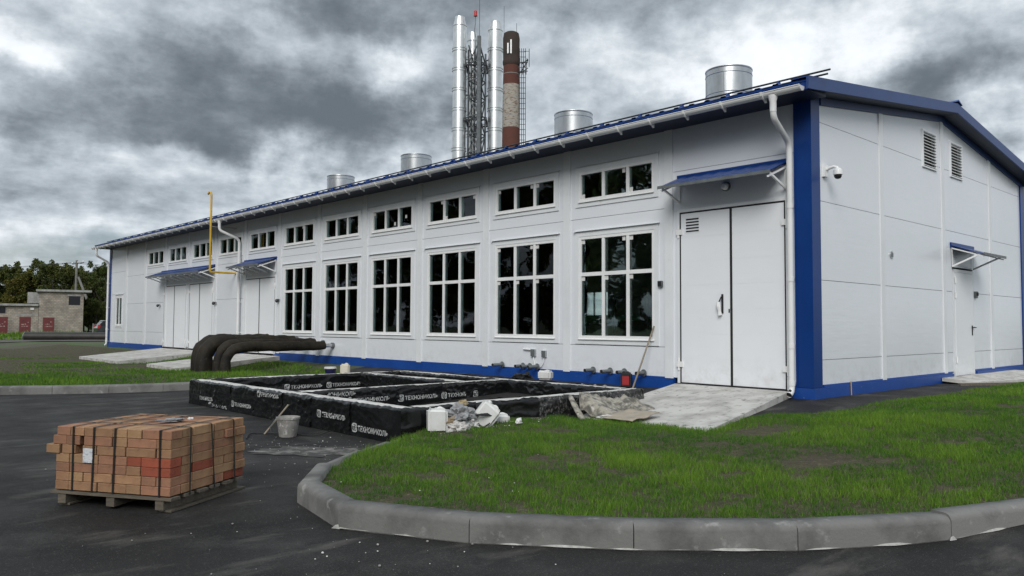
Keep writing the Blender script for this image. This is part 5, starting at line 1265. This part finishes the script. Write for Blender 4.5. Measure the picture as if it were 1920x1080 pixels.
# old brick chimney
bc = Vector((-11.225, -5.59, 0))+F1v*90+R1v*(-.28); 
def brick_chimney():
    t = thing('brick_chimney', 'old tall red brick chimney with a worn pale band, sooty top and caged ladder', 'chimney', (bc.x, bc.y, 0)); c = (bc.x, bc.y, 0)
    MB().lathe(c, [(1.18, 0), (1.0, 23.8)], 28).build('lower_shaft', CBRICK, t)
    MB().lathe(c, [(1.0, 23.8), (1.01, 23.85), (.94, 28.8)], 28).build('worn_band', CBRICKW, t)
    MB().lathe(c, [(.94, 28.8), (.90, 31.0)], 28).build('upper_shaft', CBRICK, t)
    MB().lathe(c, [(.90, 31.0), (.98, 31.2), (1.0, 31.5), (.94, 31.75), (.95, 32.4), (.97, 34.2), (.86, 34.8), (.62, 34.95), (.60, 34.0)], 28).build('crown', CBRICKD, t)
    for z in (24.4, 25.1, 26.2, 27.3, 28.5, 30.0): MB().lathe(c, [(1.005-.0135*(z-23.8)+.005, z), (1.02-.0135*(z-23.8), z+.03), (1.005-.0135*(z-23.8)+.005, z+.06)], 28).build('iron_band', ROOFSLAB, t)
    # caged ladder on the right
    lx = 1.06
    def C3(a, b, z): v = bc+R1v*a-F1v*b; return (v.x, v.y, z)
    l = MB()
    for a in (lx-.05, lx+.18, lx+.40, lx+.62): l.tube([C3(a, .3, 14), C3(a-.06, .3, 33.0)], .038, 5, smooth=False)
    z = 14.0
    while z < 33: 
        l.tube([C3(lx-.1, .3, z), C3(lx+.62, .3, z)], .035, 5, smooth=False); z += .6
    l.build('caged_ladder', STEELD, t)
    g = MB(); ring = []
    for k in range(25): a = 2*math.pi*k/24; ring.append((bc.x+1.5*math.cos(a), bc.y+1.5*math.sin(a)))
    for z in (30.2, 31.2): g.tube([C3(.7, .5, z), C3(1.9, .5, z+.1)], .05, 5, smooth=False); g.tube([C3(1.2, .2, z), C3(1.9, .7, z+.4)], .05, 5, smooth=False)
    for a in (.9, 1.3, 1.7): g.tube([C3(a, .5, 29.9), C3(a+.1, .5, 31.8)], .04, 5, smooth=False)
    g.tube([C3(.8, .4, 29.8), C3(1.6, .5, 31.0), C3(1.9, .5, 31.6)], .07, 6); g.build('balcony', STEELD, t)
    MB().tube([C3(1.5, .5, 32.6), C3(2.05, .5, 32.6)], .035, 5).tube([C3(2.05, .5, 30.8), C3(2.05, .5, 32.9)], .05, 6).build('aerial', STEELG, t)
    for a, z0, z1 in ((-.33, 32.2, 33.4), (.02, 32.2, 33.8)): MB().obox(C3(a-.14, 1.0, z0), R1v*.17, F1v*.12, (0, 0, z1-z0)).build('antenna', PVC, t)
    MB().tube([C3(.6, .1, 34.5), C3(.6, .1, 36.0)], .025, 5).tube([C3(-.85, .1, 34.0), C3(-.85, .1, 38.0)], .02, 5).build('rod', STEELD, t)
brick_chimney()

# ------------------------------------------------------------------ background sheds, car, pole, pipe, trees
e_ = Vector((.976, -.216)); O = Vector((17.2, 104.6))
SHR = math.atan2(-.216, .976)
sh = thing('brick_shed', 'tall pale brick shed with red door, slab roof and dark window slot', 'shed', (O.x, O.y, 0), rz=SHR); sh.scale = (.87, 1, 1)
# local: x to the right, y away, origin right front corner
MB().box(-5.55, 0, 0, 6, 0, 5.15).build('wall', GBRICK, sh, local=True)
MB().box(-5.95, 1.0, -.35, 6.3, 5.16, 5.42).build('roof', ROOFSLAB, sh, local=True)
MB().box(-1.9+.02, -.45, -.03, -.003, 3.55, 4.65).build('window_opening', DARKH, sh, local=True); MB().box(-2.05, -.35, -.05, -.031, 4.66, 4.85).build('lintel', ROOFSLAB, sh, local=True)
MB().box(-5.0, -3.62, -.04, -.003, 0, 1.95).build('door', DOORRED, sh, local=True)
g = MB(); 
for i, (a, b, w) in enumerate(((.25, 1.15, .22), (.52, 1.2, .3), (.9, 1.5, .18), (.25, .88, .5), (.80, .90, .35))): g.box(-5.0+a, -5.0+a+w, -.046, -.041, b*.9, b*.9+.12)
g.build('door_print', GRAF, sh, local=True)
MB().box(-7.0, -5.57, 1.8, 5.8, 3.75, 5.10).build('roof_housing', ROOFSLAB, sh, local=True)
s2 = O-e_*4.86
sh2 = thing('brick_shed', 'long low brick shed with two red doors at the left edge', 'shed', (s2.x, s2.y, 0), rz=SHR); sh2.scale = (.87, 1, 1)
MB().box(-14, 0, .12, 6, 0, 3.35).build('wall', GBRICK, sh2, local=True); MB().box(-14.2, .15-.17, -.2, 6.3, 3.36, 3.62).build('roof', ROOFSLAB, sh2, local=True)
for a in (-2.25, -5.0):
    dd = MB().box(a, a+1.35, .08, .117, 0, 2.0).build('door', DOORRED, sh2, local=True)
    g = MB()
    for (p, b, w) in ((.25, 1.15, .3), (.62, 1.2, .22), (.95, 1.45, .18), (.25, .88, .45), (.76, .90, .3)): g.box(a+p, a+p+w, .073, .079, b*.9, b*.9+.12)
    g.build('door_print', GRAF, dd, local=True)
MB().box(-2.8, -.02, .09, .117, 2.15, 2.32).build('lintel', ROOFSLAB, sh2, local=True)
MB().box(-7.6, -3.95, .09, .117, 2.45, 3.2).build('window_opening', DARKH, sh2, local=True); MB().box(-1.0, -.55, .08, .117, 2.9, 3.15).build('number_plate', PVC, sh2, local=True)
# fence panels
fp = Vector((18.2, 104.0)); fe = thing('fence', 'short grey mesh fence panels right of the tall shed', 'fence', (fp.x, fp.y, 0), rz=SHR)
for a in (0, .9, 2.3, 3.2): MB().box(a-.04, a+.04, -.04, .04, 0, 1.25).build('post', ROOFSLAB, fe, local=True)
for a, b in ((.0, .9), (2.3, 3.2)): 
    m_ = MB(); 
    for k in range(6): m_.box(a+.04+(b-a-.08)*k/6, a+.04+(b-a-.08)*k/6+.08, -.01, .01, .1, 1.2)
    m_.build('fence_panel', STEELG, fe, local=True)
# car
cp = Vector((12.1, 75.8)); ct = thing('parked_car', 'dark car with red tail lamps half hidden behind the far building corner', 'car', (cp.x, cp.y, .03), rz=SHR+R(8))
def car():
    body = [(-1.0+.0, .3), (3.1, .3), (3.12, .75), (2.9, .92), (1.9, 1.02), (-.95, 1.02), (-1.08, .8)]
    MB().prism(body, 'y', 0, 1.7).build('body', CAR, ct, local=True)
    MB().prism([(-.95, 1.02), (-.55, 1.50), (1.1, 1.52), (1.9, 1.02)], 'y', .12, 1.58).build('cabin', CARG, ct, local=True)
    MB().prism([(-.62, 1.49), (-.50, 1.54), (1.05, 1.56), (1.12, 1.50)], 'y', .10, 1.60).build('roof', SILV, ct, local=True)
    for y in (-.01, 1.45): MB().prism([(-1.06, .78), (-.98, 1.12), (-.78, 1.12), (-.86, .78)], 'y', y, y+.26).build('tail_lamp', REDLAMP, ct, local=True)
    for x in (-.35, 2.3):
        for y in (-.02, 1.52): 
            w = MB().tube([(x, y, .31), (x, y+.2, .31)], .31, 18).build('wheel', BLACK, ct, local=True)
    MB().box(-1.12, -1.0, .1, 1.6, .35, .52).build('bumper', STEELD, ct, local=True)
car()
# big tarred pipe lying on the ground
A_, Bp = Vector((2.2, 61.2, .31)), Vector((12.5, 51.6, .33))
t = thing('large_pipe', 'long black steel pipe lying across the ground left of the building', 'pipe', (2.2, 61.2, 0))
MB().tube([A_, Bp], .335, 26, caps=False).tube([A_+Vector((.03, 0, 0)), Bp], .32, 26, caps=True, m=1).build('pipe_body', [BIGP, BLACK], t); MB().tube([A_-(Bp-A_).normalized()*.02, A_+(Bp-A_).normalized()*.05], .342, 26, caps=False).build('rim', STEELG, t)
# utility pole
pp = Vector((-11.225, -5.59))+Vector((.679, .733))*109+Vector((.733, -.68))*(-818/1489*109); pf = Vector((-11.225, -5.59))+Vector((.679, .733))*107.5+Vector((.733, -.68))*(-771/1489*107.5)
t = thing('utility_pole', 'grey concrete utility pole with a slanted brace behind the tall shed', 'pole', (pp.x, pp.y, 0))
MB().tube([(pp.x, pp.y, 0), (pp.x, pp.y, 9.9)], [.22, .15], 8).build('post', POLEC, t); MB().tube([(pf.x, pf.y, 0), (pp.x+.2, pp.y-.2, 7.6)], [.19, .15], 8).build('brace', POLEC, t)
MB().obox((pp.x-.5, pp.y+.3, 9.3), (1.2, -.8, .25), (.08, .08, 0), (0, 0, .12)).build('crossarm', STEELG, t)
for a in (0, .5, 1): MB().lathe((pp.x-.48+1.15*a, pp.y+.3-.76*a, 9.44+.24*a), [(0, 0), (.08, 0), (.09, .12), (.04, .2), (0, .2)], 8).build('insulator', PVC, t)
w = MB()
for a in (0, 1):
    p0 = Vector((pp.x-.48+1.15*a, pp.y+.3-.76*a, 9.6)); p1 = Vector((52, 96, 9.6)); p2 = Vector((-34, 128, 7.4))
    for pe in (p1, p2): w.tube([p0.lerp(pe, k/10)-Vector((0, 0, 1.6*math.sin(math.pi*k/10))) for k in range(11)], .022, 4)
w.build('wire', STEELD, t)

def crown_mesh(seed, n, H=8.5, W=3.2, yellow=False):
    rg = np.random.default_rng(seed); blobs = []
    for k in range(34):
        z = rg.uniform(.10, 1.0)**.8*H; prof = W*(1-.55*(z/H)**2.2)*.82; a = rg.uniform(0, 2*np.pi); r_ = prof*np.sqrt(rg.random())
        blobs.append((r_*np.cos(a), r_*np.sin(a), z, rg.uniform(.55, 1.15)*(1.1-.45*z/H)))
    for k in range(9):   # thin leader shoots breaking the outline
        a = rg.uniform(0, 2*np.pi); r_ = rg.uniform(0, W*.7); blobs.append((r_*np.cos(a), r_*np.sin(a), H*rg.uniform(.92, 1.08), .34)); blobs.append((blobs[-1][0], blobs[-1][1], blobs[-1][2]-.5, .45))
    Bn = np.array(blobs); wts = Bn[:, 3]**2; pick = rg.choice(len(Bn), n, p=wts/wts.sum()); d_ = rg.normal(size=(n, 3)); d_ /= np.linalg.norm(d_, axis=1)[:, None]; rad = rg.random(n)**.42
    C_ = Bn[pick, :3]+d_*(rad*Bn[pick, 3])[:, None]*np.array([1, 1, .9]); s = rg.uniform(.07, .17, n)
    u = rg.normal(size=(n, 3)); u /= np.linalg.norm(u, axis=1)[:, None]; v = np.cross(u, rg.normal(size=(n, 3))); v /= np.linalg.norm(v, axis=1)[:, None]
    V = np.stack([C_-u*s[:, None], C_+v*s[:, None]*.7, C_+u*s[:, None], C_-v*s[:, None]*.7], 1).reshape(-1, 3)
    me = bpy.data.meshes.new('crown'); me.from_pydata(V.tolist(), [], np.arange(n*4).reshape(-1, 4).tolist())
    bt = rg.random(len(Bn)); tint = np.clip(bt[pick]*.6+rg.random(n)*.4, 0, 1); a = me.attributes.new('tint', 'FLOAT', 'POINT'); a.data.foreach_set('value', np.repeat(tint, 4).astype(np.float32))
    me.materials.append(LEAFY if yellow else LEAF); return me
crowns = [crown_mesh(1, 9000), crown_mesh(2, 9000, 9.2, 3.4), crown_mesh(3, 8000, 7.8, 3.0), crown_mesh(4, 8000, 8.0, 3.2, True)]
def trunk_mesh():
    mb = MB(); mb.tube([(0, 0, 0), (.05, 0, 2.5), (-.05, .05, 5), (0, 0, 7.4)], [.20, .15, .09, .03], 8)
    for k in range(7): a = k*2.4; z = 1.6+k*.7; mb.tube([(0, 0, z), (math.cos(a)*.9, math.sin(a)*.9, z+.9), (math.cos(a)*1.7, math.sin(a)*1.7, z+2.2)], [.07, .045, .015], 5)
    me = bpy.data.meshes.new('trunk'); me.from_pydata([tuple(v) for v in mb.v], [], mb.f); me.materials.append(BARK); return me
trk = trunk_mesh(); rtree = random.Random(3)
def tree(x, y, s, k, label, group):
    t = thing('tree', label, 'tree', (x, y, 0), group, rz=rtree.uniform(0, 6.28)); t.scale = (s*rtree.uniform(.95, 1.12), s*rtree.uniform(.95, 1.12), s)
    c = bpy.data.objects.new('crown', crowns[k]); col.objects.link(c); c.parent = t; q_ = bpy.data.objects.new('trunk', trk); col.objects.link(q_); q_.parent = t
    return t
# row beyond the sheds, placed along a line 112 m out
descr = ['ragged dark green tree', 'tall dark green tree', 'broad green tree', 'yellowing tree']
places = ['at the far left of the row behind the low shed', 'behind the left part of the low shed', 'behind the low shed, left of its middle', 'behind the middle of the low shed', 'behind the right end of the low shed', 'above the step between the two sheds', 'behind the left half of the tall shed', 'behind the tall shed window', 'behind the right edge of the tall shed', 'just left of the utility pole', 'behind the slanted pole brace', 'between the brace and the parked car', 'above the parked car', 'at the building corner, last of the visible row']
cam0 = Vector((-11.225, -5.59))
def polar(px, D): d_ = f_*1.0+rt*((px-960)/1489); v = Vector((d_.x, d_.y)); return cam0+v*D
pxs = [-60, -34, -8, 14, 36, 56, 78, 98, 118, 138, 158, 178, 198, 222]
for i, px in enumerate(pxs):
    D = 116+rtree.uniform(-4, 8); p = polar(px, D); k = 3 if i in (4, 5) else rtree.choice((0, 1, 2)); s = rtree.uniform(.88, 1.05)*(D/116)
    tree(p.x, p.y, s, k, descr[k]+' '+places[i], 'trees in the row behind the sheds')
for i in range(11):
    px = -50+i*26; p = polar(px, 128+rtree.uniform(-3, 5)); k = rtree.choice((0, 1, 2)); tree(p.x, p.y, 1.04, k, 'dark tree in the second row filling the gaps behind the sheds', 'second row of trees')
# undergrowth in front of trees
for i in range(12):
    px = 70+i*14; p = polar(px, 106+rtree.uniform(-2, 4)); 
    if 72 < px < 160: p = polar(px, 114)
    t = tree(p.x, p.y, .5, rtree.choice((0, 2)), 'low dense bush at the foot of the trees '+('behind the left shed door', 'behind the second shed door', 'behind the step of the sheds', 'behind the roof housing', 'behind the tall shed door', 'behind the tall shed wall', 'behind the shed window slot', 'beside the fence panels', 'left of the parked car', 'behind the parked car', 'touching the building corner', 'hidden past the building corner')[i], 'bushes under the tree row'); t.name = 'bush'; t['category'] = 'bush'
# row continuing behind the hall and across the yard (mirrored in the windows)
for i in range(26):
    y = -34+i*7.0; tree(-33+rtree.uniform(-3, 3), y, rtree.uniform(1.5, 1.9), rtree.choice((0, 1, 2)), 'tall tree across the yard facing the windows', 'trees across the yard')
for i in range(30):  # bushes added out of view, closing bright gaps under the mirrored crowns
    t = tree(-29+rtree.uniform(-2, 2), -34+i*6.0, rtree.uniform(.42, .6), rtree.choice((0, 2)), 'unseen dense bush added across the yard to darken the window reflections', 'bushes added for the window reflections'); t.name = 'bush'; t['category'] = 'bush'
for i in range(12):
    tree(-26+i*7.5, -40+rtree.uniform(-4, 4), rtree.uniform(.7, 1.0), rtree.choice((0, 1, 2)), 'tree on the far side of the yard behind the viewer', 'trees behind the viewer')
